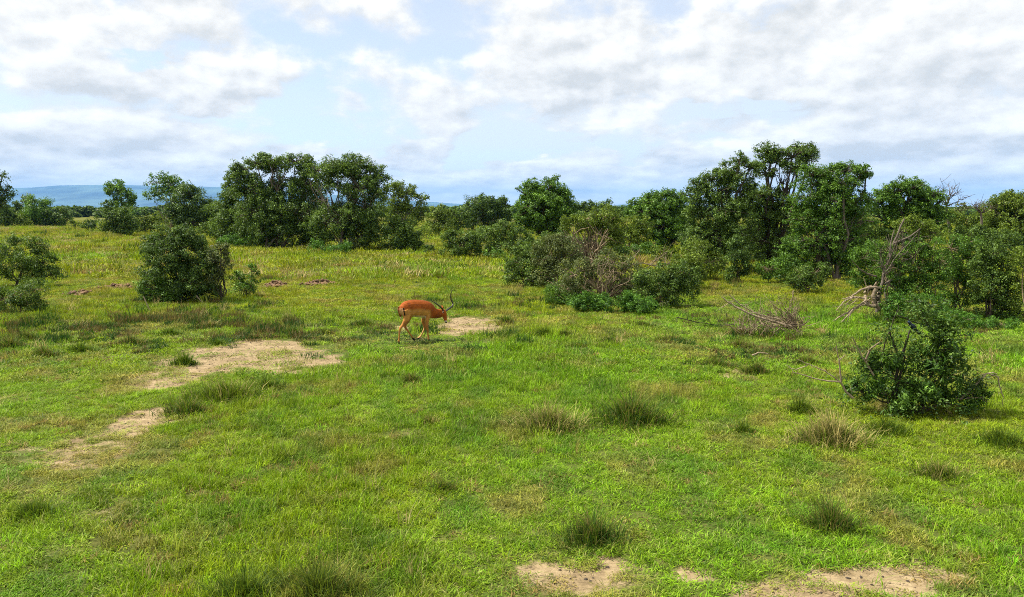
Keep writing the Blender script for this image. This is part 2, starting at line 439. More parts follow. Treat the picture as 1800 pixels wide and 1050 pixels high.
def build_far():
    # mountains across the plain
    px = np.array([-900, -300, 0, 60, 110, 200, 300, 400, 520, 650, 750, 830, 900, 1000, 1100, 1300, 1700, 2600])
    py = np.array([340, 334, 332, 331, 327, 326, 328, 330, 338, 348, 355, 360, 364, 366, 369, 369, 369, 369])
    Y0 = 17500.
    xs = np.linspace(-24000, 14000, 240); ys = np.linspace(12500, 22500, 60)
    XX, YY = np.meshgrid(xs, ys)
    ppx = 900 + XX / YY * FPX
    top = (HOR - np.interp(ppx, px, py)) / FPX * Y0 + 36
    prof = sst(12600, Y0, YY) ** 1.3 * (1 - sst(Y0 + 500, 22400, YY))
    nn = fb(XX / 2600 + 30, YY / 2600 + 30, 61, 5)
    ZZ = -34 + top * prof * (1 + (nn - .5) * .25 * (1 - prof)) + (fb(XX / 900 + 30, YY / 900 + 30, 63, 4) - .5) * 70 * prof * (1 - prof) * 4 * (top > 60)
    V = np.stack([XX, YY, ZZ], -1).reshape(-1, 3); nx, ny = len(xs), len(ys)
    i = (np.arange(ny - 1)[:, None] * nx + np.arange(nx - 1)[None]).ravel(); F = np.stack([i, i + 1, i + nx + 1, i + nx], -1)
    o = obj('mountains', mesh('mountains', V, F, None, True), simple_mat('forested_mountain', (.05, .075, .045))); o['kind'] = 'structure'
    o['label'] = 'long blue hazy mountain ridge on the horizon'
    # low wooded hill further right
    xs = np.linspace(200, 2400, 60); ys = np.linspace(7600, 9600, 30); XX, YY = np.meshgrid(xs, ys)
    ZZ = -33 + 72 * np.exp(-((XX - 1180) / 260) ** 2 - ((YY - 8600) / 450) ** 2) + 30 * np.exp(-((XX - 1450) / 420) ** 2 - ((YY - 8600) / 450) ** 2)
    V = np.stack([XX, YY, ZZ], -1).reshape(-1, 3); nx, ny = len(xs), len(ys)
    i = (np.arange(ny - 1)[:, None] * nx + np.arange(nx - 1)[None]).ravel(); F = np.stack([i, i + 1, i + nx + 1, i + nx], -1)
    o = obj('hill', mesh('hill', V, F, None, True), simple_mat('wooded_hill', (.03, .05, .03))); o['kind'] = 'structure'
    o['label'] = 'small blue hill on the horizon beyond the bush'
    # lake
    th = np.linspace(0, 2 * math.pi, 49)[:-1]
    rx = 2600 * (1 + .15 * np.sin(th * 3 + 1)); ry = 1500 * (1 + .15 * np.sin(th * 2))
    V = np.stack([-4700 + rx * np.cos(th), 9700 + ry * np.sin(th), np.full(48, -29.2)], -1)
    V = np.concatenate([V, [[-4700, 9700, -29.2]]]); idx = np.arange(48)
    F = np.stack([idx, (idx + 1) % 48, np.full(48, 48)], -1)
    m, nt, out = new_mat('lake_water')
    pb = node(nt, 'ShaderNodeBsdfPrincipled', {'Base Color': (.12, .22, .30, 1), 'Roughness': .12, 'IOR': 1.33})
    nt.links.new(pb.outputs[0], out.inputs[0])
    o = obj('lake', mesh('lake', V, F), m); o['kind'] = 'structure'; o['label'] = 'thin strip of pale lake water far across the plain'
    # air
    m, nt, out = new_mat('haze_air')
    pv = node(nt, 'ShaderNodeVolumePrincipled', {'Color': (.19, .50, 1.0, 1), 'Density': 5.0e-5, 'Anisotropy': 0.0})
    nt.links.new(pv.outputs[0], out.inputs['Volume'])
    a, b = np.array([-36500, -2200, -70]), np.array([36500, 24000, 600])
    V = [[(a, b)[i][0], (a, b)[j][1], (a, b)[k][2]] for i in (0, 1) for j in (0, 1) for k in (0, 1)]
    F = [[0, 1, 3, 2], [4, 6, 7, 5], [0, 4, 5, 1], [2, 3, 7, 6], [0, 2, 6, 4], [1, 5, 7, 3]]
    o = obj('haze', mesh('haze', V, F), m); o['kind'] = 'stuff'; o['label'] = 'thin blue haze in the distant air'


build_far()

# ------------------------------------------------------------------ trees and shrubs
NLEAF = [0]


def leaf_cloud(cent, outd, per, cr, L, Wd, up=.35, flat=.85, zmin=None, elong=0.0):
    k = len(cent); n = k * per
    c = np.repeat(cent, per, 0); od = np.repeat(outd, per, 0)
    off = rng.normal(0, 1, (n, 3)); off /= np.linalg.norm(off, axis=1)[:, None]; off *= (rng.random((n, 1)) ** .45)
    csz = np.repeat(rng.uniform(.65, 1.35, k), per)[:, None]
    pos = c + off * cr * csz * np.array([1, 1, flat])
    nrm = off * .7 + od * .5 + np.array([0, 0, up]) + rng.normal(0, .65, (n, 3)); nrm /= np.linalg.norm(nrm, axis=1)[:, None]
    t = rng.normal(0, 1, (n, 3)) + off * (.6 + elong); t -= nrm * (t * nrm).sum(1)[:, None]; t /= np.linalg.norm(t, axis=1)[:, None] + 1e-9
    sd = np.cross(nrm, t)
    s = rng.uniform(.65, 1.35, (n, 1)); l = L * s * .5; w = Wd * s * .5
    V = np.stack([pos - t * l, pos + sd * w + nrm * w * .35 + t * l * .1, pos + t * l - nrm * l * .25, pos - sd * w + nrm * w * .35 + t * l * .1], 1)
    tn = np.clip(np.repeat(rng.normal(.46, .15, k), per) + rng.normal(0, .22, n), 0, 1)
    if zmin is not None:
        keep = V[:, :, 2].min(1) > zmin; V, tn = V[keep], tn[keep]
    NLEAF[0] += len(V)
    return V.reshape(-1, 3), np.repeat(tn, 4)


def leaf_mesh(V, T):
    return mesh('crown', V, np.arange(len(V)).reshape(-1, 4), {'tint': ('FLOAT', T)})


def plant(name, label, cat, base, lobes, mat='olive', bark='bark', lai=3.0, leaf=1.0, aspect=.5, stems=1, trunk_r=None, gap=.0,
          clump=1.0, group=None, twigs=6, extra=None, elong=0.0, d=None, shell=.62, spread=.25, up=.35, sat=3):
    """one tree or shrub: base pixel on the ground, crown lobes (px, py, rx, ry[, depth shift in radii]) as seen in the photograph"""
    b = G(*base)
    if d is not None:
        b = P(base[0], HOR, d); b[2] = float(zg(b[0], b[1]))
    D = b[1]
    root = empty(name, b, label, cat, group)
    L = max(.042, .0023 * D) * leaf; Wd = L * aspect; cr0 = max(.10, .0062 * D) * clump
    T = Tubes(); VV, TT = [], []
    H = max(P(l[0], l[1], D)[2] for l in lobes) - b[2]
    tr = trunk_r or max(.03, .028 * H)
    sb = [b + np.array([rng.normal(0, spread * .5) * H * .25, rng.normal(0, spread * .5) * H * .25, -.05]) for _ in range(stems)]
    fork = b + np.array([0, 0, H * .28])
    base_n = len(lobes); ext = list(lobes)
    for l in lobes:
        if min(l[2], l[3]) < 7: continue
        for _ in range(sat):
            a = R(rng.uniform(-25, 205)); q = rng.uniform(.85, 1.12); z = rng.uniform(.28, .46)
            ext.append((l[0] + math.cos(a) * l[2] * q, l[1] - math.sin(a) * l[3] * q, max(l[2], l[3]) * z, max(l[2], l[3]) * z * rng.uniform(.6, 1)))
    for li, l in enumerate(ext):
        px, py, rx, ry = l[:4]; sh = l[4] if len(l) > 4 else rng.uniform(-.35, .35)
        rxw, rzw = rx * 1.16 * D / FPX, ry * 1.14 * D / FPX
        c = P(px, py, D + sh * rxw); ryw = rxw * .9
        area = math.pi * rxw * rzw
        cr = min(cr0, .6 * min(rxw, rzw))
        k = max(6, int(5.0 * area / (math.pi * cr * cr) * (1 - gap)))
        nl = lai * (1 - gap) * area * 1.33 / (L * Wd * .62); per = max(5, int(nl / k))
        dr = rng.normal(0, 1, (k, 3)); dr /= np.linalg.norm(dr, axis=1)[:, None]
        ph = rng.uniform(0, 6.28, 4)
        bump = 1 + .13 * np.sin(dr[:, 0] * 4 + ph[0]) * np.sin(dr[:, 2] * 5 + ph[1]) + .10 * np.sin(dr[:, 1] * 6 + ph[2] + dr[:, 0] * 5) + rng.normal(0, .07, k)
        r = np.where(rng.random(k) < .78, shell + (1 - shell) * rng.random(k) ** .7, rng.random(k) ** .4 * .7) * bump
        nb = max(4, int(rng.uniform(6, 9))); bd = rng.normal(0, 1, (nb, 3)); bd[:, 2] += .25; bd /= np.linalg.norm(bd, axis=1)[:, None]
        cc = dr * r[:, None]
        inb = rng.random(k) < .55; cc[inb] = (bd * rng.uniform(.62, .92, (nb, 1)))[rng.integers(0, nb, k)][inb] + dr[inb] * (.36 * rng.random(k) ** .4)[inb][:, None]
        spray = (rng.random(k) < .13) & (dr[:, 2] > -.3); cc[spray] = dr[spray] * rng.uniform(1.02, 1.38, (int(spray.sum()), 1))
        cc = c + cc * np.array([rxw, ryw, rzw]); sp_c = cc[spray]
        ok = cc[:, 2] > b[2] + .06; cc, dr = cc[ok], dr[ok]
        if len(cc) == 0: continue
        v, t = leaf_cloud(cc, dr, per, cr, L, Wd, zmin=b[2] + .01, elong=elong, up=up); VV.append(v); TT.append(t)
        if li >= base_n: continue
        s0 = sb[li % stems]
        if stems == 1:
            st = fork if li else fork
            T.limb(st, c + np.array([0, 0, -.1 * rzw]), tr * .62, tr * .28, .10, 8, 6, -.05)
        else:
            T.limb(s0, c, tr * .6, tr * .22, .09, 9, 6, .03)
        far = np.concatenate([cc[rng.permutation(len(cc))[:min(twigs * 2, len(cc))]], sp_c[sp_c[:, 2] > b[2] + .06][:7]])
        for q in far:
            T.limb(c + (q - c) * .05, q, tr * .24, tr * .05, .13, 5, 4, .05)
    if stems == 1:
        T.limb(b - np.array([0, 0, .08]), fork, tr, tr * .68, .05, 6, 8)
    if extra: extra(T, b, D)
    V = np.concatenate(T.v); 
    T.v = [V - b]
    obj('trunk', T.build('trunk'), M[bark], root)
    V = np.concatenate(VV) - b
    obj('crown', leaf_mesh(V, np.concatenate(TT)), M[mat], root)
    return root


def fan(cx, cy, n, l, a0, a1, r=.012, sub=3):
    """bare pale branches fanning out of a pixel: added to a plant's wood"""
    def f(T, b, D):
        o = P(cx, cy, D - .3)
        for _ in range(n):
            a = R(rng.uniform(a0, a1)); ll = l * rng.uniform(.5, 1.0) * D / FPX
            e = o + ll * np.array([math.cos(a), rng.normal(0, .35), math.sin(a)])
            pts = T.limb(o + rng.normal(0, .05, 3), e, r * D / 20, r * .35 * D / 20, .12, 7, 5)
            for _ in range(sub):
                q = pts[rng.integers(2, 6)]; e2 = q + (e - q) * .5 + rng.normal(0, .18, 3) * ll
                T.limb(q, e2, r * .5 * D / 20, r * .2 * D / 20, .12, 5, 4)
    return f


def trees():
    TG = 'evergreen trees beyond the grass'; BG = 'evergreen bushes in the grassland'
    # far bushes at the plain's edge
    plant('evergreen_tree', 'thin sparse tree cut off by the photo edge above the distant bushes', 'tree', (-22, 412),
          [(4, 311, 9, 6), (8, 336, 12, 10), (-12, 345, 22, 22), (4, 360, 12, 10), (-30, 320, 25, 25)], 'dark', 'dkbark', lai=1.6, gap=.15, group=TG)
    plant('bush', 'round bright green bush among dark low bushes beneath the blue mountain', 'bush', (63, 399), [(62, 368, 21, 17), (48, 376, 10, 10), (78, 384, 14, 12), (60, 388, 22, 10)], 'green', 'dkbark', lai=3, group=BG)
    plant('evergreen_tree', 'wispy pale tree peeping over the round bright green bush', 'tree', (50, 396), [(50, 347, 10, 6), (40, 356, 6, 6), (55, 356, 7, 7)], 'grey', 'bark', lai=1.2, d=150, group=TG)
    plant('bush', 'small dark bush with a knob on top beside the bright green bush', 'bush', (28, 395), [(28, 358, 7, 5), (30, 369, 9, 8), (16, 372, 9, 6), (40, 372, 8, 6)], 'dark', 'dkbark', d=150, group=BG)
    plant('bush', 'low olive bush at the photo edge under the distant mountain', 'bush', (2, 400), [(0, 365, 10, 12), (4, 384, 15, 14), (-14, 380, 16, 16)], 'olive', 'dkbark', group=BG)
    plant('bush', 'low yellowish bush in front of the round bright green bush', 'bush', (27, 400), [(22, 388, 14, 11), (37, 390, 12, 9)], 'yellow', 'dkbark', group=BG)
    plant('bush', 'wide low dark bush at the end of the distant hedge', 'bush', (92, 399), [(86, 385, 14, 12), (104, 381, 14, 13), (96, 391, 16, 8), (112, 378, 6, 7)], 'olive', 'dkbark', group=BG)
    plant('bush', 'pale twiggy shrub alone in the yellow field', 'bush', (131, 405), [(131, 397, 8, 8)], 'yellow', 'twig', lai=1.3, gap=.2, group=BG)
    plant('bush', 'small dark round shrub alone in the yellow field', 'bush', (155, 406), [(154, 398, 10, 8), (160, 393, 8, 5), (146, 396, 6, 5)], 'dark', 'twig', lai=2, group=BG)
    plant('evergreen_tree', 'slender tree with a bright round top above a dark bush', 'tree', (214, 411),
          [(207, 329, 18, 9), (198, 337, 10, 9), (212, 338, 12, 8), (223, 349, 13, 11), (216, 358, 16, 9), (228, 360, 8, 8)], 'green', 'bark', lai=2.2, gap=.08, clump=.8, twigs=5, group=TG)
    plant('bush', 'dark bush at the foot of the slender round-topped tree', 'bush', (212, 416), [(206, 378, 20, 12), (195, 392, 16, 14), (216, 392, 20, 16), (212, 405, 16, 9), (190, 360, 7, 8), (228, 398, 10, 14)], 'olive', 'dkbark', group=BG)
    plant('bush', 'low olive bush beside the slender round-topped tree', 'bush', (255, 412), [(250, 395, 16, 12), (266, 391, 14, 9), (258, 404, 16, 8)], 'yellow', 'dkbark', lai=2.2, group=BG)
    plant('umbrella_tree', 'flat-topped umbrella tree with pale stems against the mountain', 'tree', (296, 412),
          [(288, 322, 22, 10), (305, 328, 18, 9), (270, 345, 14, 9), (290, 338, 18, 8), (312, 340, 16, 10), (298, 316, 14, 6)], 'green', 'pale', lai=1.7, gap=.1, clump=.75, stems=3, spread=.06, trunk_r=.09, twigs=8, group=TG)
    plant('evergreen_tree', 'low dark evergreen between the umbrella tree and the big thicket', 'tree', (340, 413),
          [(334, 342, 18, 12), (322, 362, 22, 18), (345, 366, 24, 22), (338, 390, 30, 18), (366, 380, 20, 26), (318, 382, 18, 16), (308, 372, 14, 14)], 'dark', 'dkbark', lai=3, group=TG)
    plant('bush', 'pale yellow-green low bush below the umbrella tree', 'bush', (300, 408), [(295, 388, 18, 12), (312, 396, 14, 10)], 'yellow', 'dkbark', lai=2, group=BG)
    # the two big thickets on the left
    plant('evergreen_tree', 'tall thicket tree with a lumpy open top and pale forking limbs', 'tree', (480, 438),
          [(432, 300, 20, 13), (420, 318, 20, 18), (452, 288, 20, 11), (486, 284, 24, 11), (478, 300, 22, 14), (520, 284, 22, 12), (536, 296, 16, 14),
           (445, 335, 28, 22), (470, 345, 26, 24), (515, 335, 26, 22), (540, 325, 20, 20), (500, 372, 40, 30), (445, 378, 36, 30), (540, 380, 30, 34), (475, 405, 44, 26), (510, 412, 36, 22)],
          'olive', 'bark', lai=2.8, gap=.03, clump=.85, stems=5, spread=.5, trunk_r=.14, twigs=7, group=TG, extra=fan(488, 338, 7, 55, 60, 120, .018, 2))
    plant('evergreen_tree', 'wide evergreen with a ragged crown at the thicket edge facing the open field', 'tree', (418, 432),
          [(402, 328, 8, 7), (404, 345, 17, 15), (420, 356, 22, 18), (408, 380, 24, 26), (430, 396, 30, 28), (396, 402, 18, 22), (415, 412, 26, 16)], 'olive', 'dkbark', lai=2.8, stems=2, group=TG)
    plant('evergreen_tree', 'domed thicket tree with many fanning grey stems under its crown', 'tree', (606, 440),
          [(560, 300, 22, 14), (590, 292, 28, 12), (622, 294, 28, 13), (650, 310, 24, 18), (600, 312, 34, 16), (662, 335, 20, 24), (635, 335, 30, 26), (575, 330, 18, 10),
           (640, 372, 36, 34), (605, 385, 34, 28), (655, 400, 26, 34), (575, 395, 30, 30), (625, 415, 36, 20)],
          'olive', 'bark', lai=2.7, gap=.03, clump=.8, stems=6, spread=.45, trunk_r=.12, twigs=8, group=TG, extra=fan(592, 400, 12, 105, 50, 125, .016, 3))
    plant('evergreen_tree', 'yellow-green tree standing half behind the domed thicket tree', 'tree', (708, 410),
          [(700, 334, 22, 11), (690, 348, 18, 16), (712, 345, 14, 12), (738, 350, 12, 9), (742, 358, 8, 6), (695, 370, 20, 18), (712, 378, 22, 16), (740, 378, 16, 12)], 'yellow', 'bark', lai=2.2, gap=.08, clump=.8, trunk_r=.14, group=TG)
    plant('bush', 'low spreading shrub in front of the yellow-green tree', 'bush', (702, 441), [(690, 402, 22, 14), (712, 408, 24, 16), (690, 422, 26, 16), (722, 425, 18, 14), (704, 432, 28, 9)], 'olive', 'dkbark', lai=2.3, group=BG)
    plant('bush', 'little dark shrub in the grass between two thickets', 'bush', (753, 447), [(753, 439, 7, 7)], 'dark', 'dkbark', lai=2, group=BG)
    plant('bush', 'light green herb clump at the foot of the domed thicket tree', 'bush', (572, 446), [(560, 438, 20, 8), (590, 440, 22, 7)], 'lush', 'dkbark', lai=2, leaf=.8, group=BG)
    plant('bush', 'light green herb clump at the foot of the tall thicket tree', 'bush', (420, 436), [(412, 424, 18, 10), (440, 428, 16, 8), (395, 428, 14, 8)], 'lush', 'dkbark', lai=1.8, leaf=.8, group=BG)
    plant('bush', 'leafy sucker shrub at the trunk base of the ragged evergreen', 'bush', (462, 437), [(458, 424, 12, 12), (470, 428, 10, 8)], 'green', 'dkbark', lai=2.2, group=BG)
    plant('bush', 'small grey shrub under the domed crown beside its shadow', 'bush', (622, 441), [(620, 432, 10, 9), (634, 436, 8, 6)], 'grey', 'dkbark', lai=2, group=BG)
    # centre
    plant('bush', 'knobbly olive bush in the gap below the blue ridge', 'bush', (772, 418), [(772, 373, 13, 9), (764, 388, 16, 12), (778, 398, 16, 16), (758, 404, 14, 11), (784, 384, 10, 10)], 'yellow', 'bark', lai=2.3, group=BG)
    plant('bush', 'low bush below the ridge between the knobbly bush and the dark tree', 'bush', (804, 410), [(800, 378, 14, 8), (806, 390, 16, 14), (796, 396, 14, 12)], 'olive', 'dkbark', lai=2.4, group=BG)
    plant('evergreen_tree', 'rounded dark tree with a thin pale trunk in front of the blue ridge', 'tree', (852, 408),
          [(840, 356, 18, 10), (862, 356, 20, 11), (876, 370, 14, 16), (850, 370, 30, 18), (830, 380, 16, 14), (865, 388, 26, 16), (842, 392, 20, 14), (822, 368, 8, 8)], 'dark', 'pale', lai=2.8, clump=.8, group=TG)
    plant('bush', 'wide low olive shrub at the edge of the open grass', 'bush', (812, 455), [(796, 425, 18, 14), (815, 428, 22, 16), (838, 424, 20, 16), (806, 442, 24, 12), (830, 444, 16, 10), (790, 414, 10, 8)], 'olive', 'twig', lai=2.2, stems=4, group=BG)
    plant('bush', 'taller olive shrub in front of the rounded dark tree', 'bush', (868, 452), [(866, 408, 22, 14), (888, 412, 18, 16), (860, 428, 22, 16), (884, 436, 22, 16), (905, 430, 14, 18), (850, 412, 10, 10)], 'olive', 'twig', lai=2.4, stems=4, group=BG)
    plant('bush', 'little grey-green shrub in grass before the taller olive shrub', 'bush', (872, 458), [(868, 446, 12, 9), (884, 450, 10, 6)], 'green', 'twig', lai=1.8, group=BG)
    plant('evergreen_tree', 'dense round-headed dark green tree standing alone near the centre', 'tree', (958, 440),
          [(956, 344, 32, 27), (934, 352, 22, 26), (980, 354, 22, 28), (944, 372, 28, 24), (975, 376, 26, 24), (958, 366, 36, 28), (925, 380, 14, 18), (930, 398, 18, 14), (962, 402, 22, 20), (985, 396, 16, 16)],
          'green', 'dkbark', lai=3.6, clump=.7, trunk_r=.24, shell=.72, group=TG)
    plant('evergreen_tree', 'wide low tree behind the dense round-headed tree', 'tree', (1040, 408),
          [(1012, 370, 12, 10), (1030, 366, 16, 8), (1050, 363, 20, 7), (1042, 378, 28, 12), (1070, 376, 16, 10), (1020, 388, 20, 14), (1060, 390, 24, 14)], 'olive', 'bark', lai=2.4, gap=.05, group=TG)
    plant('evergreen_tree', 'broad dark dome-shaped tree beside the tall grove', 'tree', (1162, 442),
          [(1160, 352, 30, 13), (1130, 362, 24, 14), (1188, 358, 22, 14), (1122, 380, 18, 16), (1150, 376, 32, 20), (1186, 382, 28, 22), (1165, 402, 36, 20), (1140, 400, 24, 16), (1200, 404, 22, 22), (1180, 420, 26, 16)],
          'green', 'dkbark', lai=3.2, clump=.8, trunk_r=.24, group=TG)
    plant('bush', 'yellow-green shrub between the broad dome and the twiggy bush', 'bush', (1108, 446),
          [(1104, 398, 22, 14), (1124, 396, 16, 14), (1110, 416, 26, 14), (1132, 408, 14, 10), (1092, 414, 16, 12), (1120, 428, 16, 10)], 'yellow', 'twig', lai=2.1, stems=4, group=BG)
    plant('bush', 'leafy yellow-topped bush crowning a fan of bare pale twigs', 'bush', (1040, 478),
          [(1030, 386, 24, 11), (1056, 384, 24, 12), (1010, 398, 20, 13), (1040, 400, 24, 12), (1072, 402, 18, 14), (1060, 420, 26, 14), (1082, 424, 14, 14)], 'yellow', 'twig', lai=2.0, stems=7, spread=.2, trunk_r=.07, twigs=5, group=BG,
          extra=fan(1036, 468, 26, 80, 60, 130, .026, 3))
    plant('bush', 'small low bush in grass under the broad dark dome', 'bush', (1118, 452), [(1104, 440, 14, 10), (1128, 442, 16, 9), (1150, 436, 14, 9)], 'green', 'twig', lai=2.2, group=BG)
    plant('bush', 'yellowish low bush beyond the fallen branches beside the grove', 'bush', (1170, 466), [(1160, 450, 16, 11), (1178, 452, 14, 10)], 'yellow', 'twig', lai=2.0, group=BG)
    # foreground thicket, centre right
    plant('shrub', 'grey-green shrub at the tip of the thicket facing the antelope', 'shrub', (925, 503), [(915, 462, 22, 20), (935, 445, 22, 16), (905, 480, 16, 14), (940, 470, 26, 22), (920, 492, 24, 10), (952, 492, 20, 12)], 'olive', 'twig', lai=2.3, stems=5, group='shrubs of the thicket')
    plant('shrub', 'upright olive shrub in the thicket below the round-headed tree', 'shrub', (978, 508), [(965, 432, 22, 16), (988, 428, 18, 14), (960, 456, 22, 20), (985, 460, 24, 22), (1005, 450, 16, 16), (975, 486, 28, 18)], 'grey', 'twig', lai=2.2, stems=5, group='shrubs of the thicket')
    plant('shrub', 'tangled leafy shrub full of bare grey branches around a dark hollow', 'shrub', (1058, 536),
          [(1010, 482, 26, 20), (1040, 470, 26, 16), (1075, 462, 26, 14), (1100, 474, 22, 16), (1012, 510, 28, 18), (1096, 500, 18, 16), (1050, 496, 26, 20)], 'grey', 'twig', lai=1.5, gap=.1, stems=8, spread=.5, trunk_r=.05, twigs=9, group='shrubs of the thicket',
          extra=fan(1062, 522, 30, 75, 15, 165, .016, 4))
    plant('shrub', 'rounded green shrub at the thicket end nearest the bare twigs', 'shrub', (1168, 540),
          [(1150, 490, 26, 20), (1180, 486, 24, 18), (1205, 482, 20, 20), (1140, 512, 24, 18), (1172, 515, 28, 20), (1206, 508, 20, 20), (1160, 530, 26, 12)], 'olive', 'twig', lai=2.4, stems=5, group='shrubs of the thicket')
    plant('shrub', 'lighter leafy shrub between the thicket and the tall grove', 'shrub', (1212, 510), [(1200, 462, 18, 14), (1222, 458, 16, 16), (1210, 480, 22, 16), (1226, 492, 14, 14)], 'yellow', 'twig', lai=2.1, stems=4, group='shrubs of the thicket')
    plant('leafy_herb', 'bright green leafy mound at the thicket foot beside the hollow', 'herb', (1045, 549), [(1045, 532, 30, 13), (1030, 538, 22, 9), (1062, 536, 20, 10)], 'lush', 'twig', lai=2.6, leaf=1.5, aspect=.22, stems=4, trunk_r=.012, elong=.8, group='bright green herbs under the thicket')
    plant('leafy_herb', 'bright green leafy mound under the rounded green shrub', 'herb', (1122, 551), [(1120, 534, 26, 13), (1108, 540, 16, 9), (1136, 540, 16, 9)], 'lush', 'twig', lai=2.6, leaf=1.5, aspect=.22, stems=4, trunk_r=.012, elong=.8, group='bright green herbs under the thicket')
    plant('leafy_herb', 'narrow green herb patch under the upright olive shrub', 'herb', (985, 537), [(978, 518, 20, 11), (1000, 524, 20, 11), (985, 530, 22, 8)], 'green', 'twig', lai=2.2, leaf=1.2, aspect=.3, stems=4, trunk_r=.012, elong=.6, group='bright green herbs under the thicket')
    # big grove, right
    plant('evergreen_tree', 'ragged grove tree with stepped lumpy crown beside the broad dome', 'tree', (1262, 480),
          [(1228, 328, 16, 12), (1250, 318, 18, 14), (1278, 302, 18, 14), (1300, 284, 12, 13), (1318, 296, 14, 16), (1298, 316, 24, 20), (1262, 340, 30, 22), (1226, 350, 20, 20), (1236, 380, 26, 24), (1275, 372, 32, 26), (1300, 345, 26, 24),
           (1250, 415, 36, 28), (1290, 410, 30, 30), (1230, 440, 26, 24), (1270, 450, 30, 20)], 'olive', 'dkbark', lai=2.5, gap=.04, clump=.85, stems=4, spread=.5, trunk_r=.12, group=TG)
    plant('evergreen_tree', 'tallest grove tree with twin crowns and forking limbs against the sky', 'tree', (1362, 478),
          [(1352, 268, 18, 12), (1344, 286, 14, 14), (1366, 284, 22, 14), (1392, 276, 22, 14), (1408, 262, 18, 10), (1420, 276, 16, 14), (1400, 296, 20, 14), (1350, 306, 16, 8), (1340, 345, 28, 18), (1372, 356, 24, 16), (1325, 352, 20, 18),
           (1345, 385, 34, 26), (1385, 390, 28, 26), (1330, 420, 26, 26), (1350, 452, 22, 16)], 'olive', 'dkbark', lai=2.4, gap=.05, clump=.8, stems=4, spread=.35, trunk_r=.13, twigs=8, group=TG, extra=fan(1380, 342, 7, 50, 55, 125, .022, 3))
    plant('evergreen_tree', 'broad leafy grove tree with one branch reaching out over the gap', 'tree', (1452, 492),
          [(1428, 308, 22, 14), (1456, 302, 22, 12), (1488, 300, 20, 11), (1516, 302, 14, 9), (1522, 312, 10, 8), (1440, 326, 28, 18), (1476, 326, 28, 20), (1425, 350, 30, 22), (1460, 356, 34, 24), (1500, 356, 26, 26), (1420, 385, 28, 24), (1455, 392, 34, 28), (1496, 396, 30, 30), (1430, 425, 34, 28), (1478, 430, 34, 30), (1440, 460, 32, 24), (1400, 446, 26, 22), (1488, 462, 24, 24)],
          'green', 'bark', lai=2.7, gap=.03, clump=.85, stems=5, spread=.5, trunk_r=.12, twigs=7, group=TG, extra=fan(1480, 420, 10, 60, 20, 150, .014, 3))
    plant('evergreen_tree', 'round-topped tree in the grove gap before the bare dead tree', 'tree', (1596, 466),
          [(1572, 338, 22, 12), (1600, 332, 24, 10), (1630, 344, 24, 14), (1550, 358, 22, 16), (1590, 356, 36, 20), (1640, 368, 24, 18), (1556, 388, 22, 22), (1610, 388, 40, 22), (1648, 396, 18, 18), (1600, 420, 40, 22)],
          'green', 'dkbark', lai=3.0, clump=.8, trunk_r=.2, group=TG)
    plant('evergreen_tree', 'dark domed tree cut off at the photo edge beyond the shrubs', 'tree', (1782, 446),
          [(1790, 358, 34, 16), (1758, 368, 24, 16), (1812, 372, 30, 26), (1746, 390, 20, 20), (1778, 392, 34, 26), (1760, 415, 30, 22), (1805, 415, 30, 24)], 'yellow', 'dkbark', lai=3.2, clump=.8, trunk_r=.22, shell=.7, group=TG)
    plant('bush', 'far olive bush below the bare dead tree tops', 'bush', (1692, 424), [(1678, 384, 14, 10), (1700, 386, 18, 10), (1718, 392, 12, 12), (1690, 402, 24, 16), (1716, 408, 16, 14)], 'yellow', 'bark', lai=2.4, group=BG)
    plant('evergreen_tree', 'tiny pale green treetop peeping between the bare dead trees', 'tree', (1694, 412), [(1690, 361, 9, 4), (1698, 366, 8, 5), (1686, 370, 10, 4)], 'grey', 'bark', lai=1.4, d=120, group=TG)
    # understorey before the grove
    plant('shrub', 'dark narrow shrub at the grove foot before the ragged tree', 'shrub', (1296, 498), [(1294, 444, 14, 22), (1302, 470, 14, 18), (1292, 484, 13, 12)], 'dark', 'dkbark', lai=2.8, group='shrubs below the grove')
    plant('shrub', 'yellow-green shrub under the stepped lumpy crown', 'shrub', (1240, 492), [(1226, 440, 20, 18), (1248, 462, 22, 16), (1232, 474, 22, 14)], 'yellow', 'twig', lai=2.0, stems=3, group='shrubs below the grove')
    plant('shrub', 'low leafy shrub before the twin-crowned grove tree', 'shrub', (1372, 498), [(1352, 474, 20, 12), (1378, 466, 22, 14), (1400, 476, 20, 14), (1374, 486, 28, 9)], 'green', 'twig', lai=2.2, stems=4, group='shrubs below the grove')
    plant('shrub', 'sprawling leafy shrub beneath the broad grove tree', 'shrub', (1420, 516), [(1408, 486, 20, 13), (1432, 480, 22, 16), (1424, 502, 24, 11), (1396, 500, 14, 10)], 'olive', 'twig', lai=2.0, stems=4, group='shrubs below the grove')
    plant('bush', 'dense dark bush closing the gap behind the ragged grove tree', 'bush', (1255, 462), [(1225, 425, 24, 26), (1255, 430, 26, 26), (1285, 428, 26, 28), (1310, 432, 22, 26)], 'dark', 'dkbark', lai=2.6, d=41, group='bushes behind the grove trunks')
    plant('bush', 'dense dark bush closing the gap behind the twin-crowned tree', 'bush', (1355, 464), [(1330, 420, 24, 30), (1360, 425, 26, 28), (1385, 425, 24, 30), (1350, 448, 34, 16)], 'dark', 'dkbark', lai=2.6, d=40, group='bushes behind the grove trunks')
    plant('bush', 'dense bush closing the gap between broad grove tree and round-topped tree', 'bush', (1530, 462), [(1505, 415, 22, 28), (1530, 412, 22, 26), (1548, 430, 20, 24), (1520, 445, 30, 16)], 'olive', 'dkbark', lai=2.6, d=39, group='bushes behind the grove trunks')
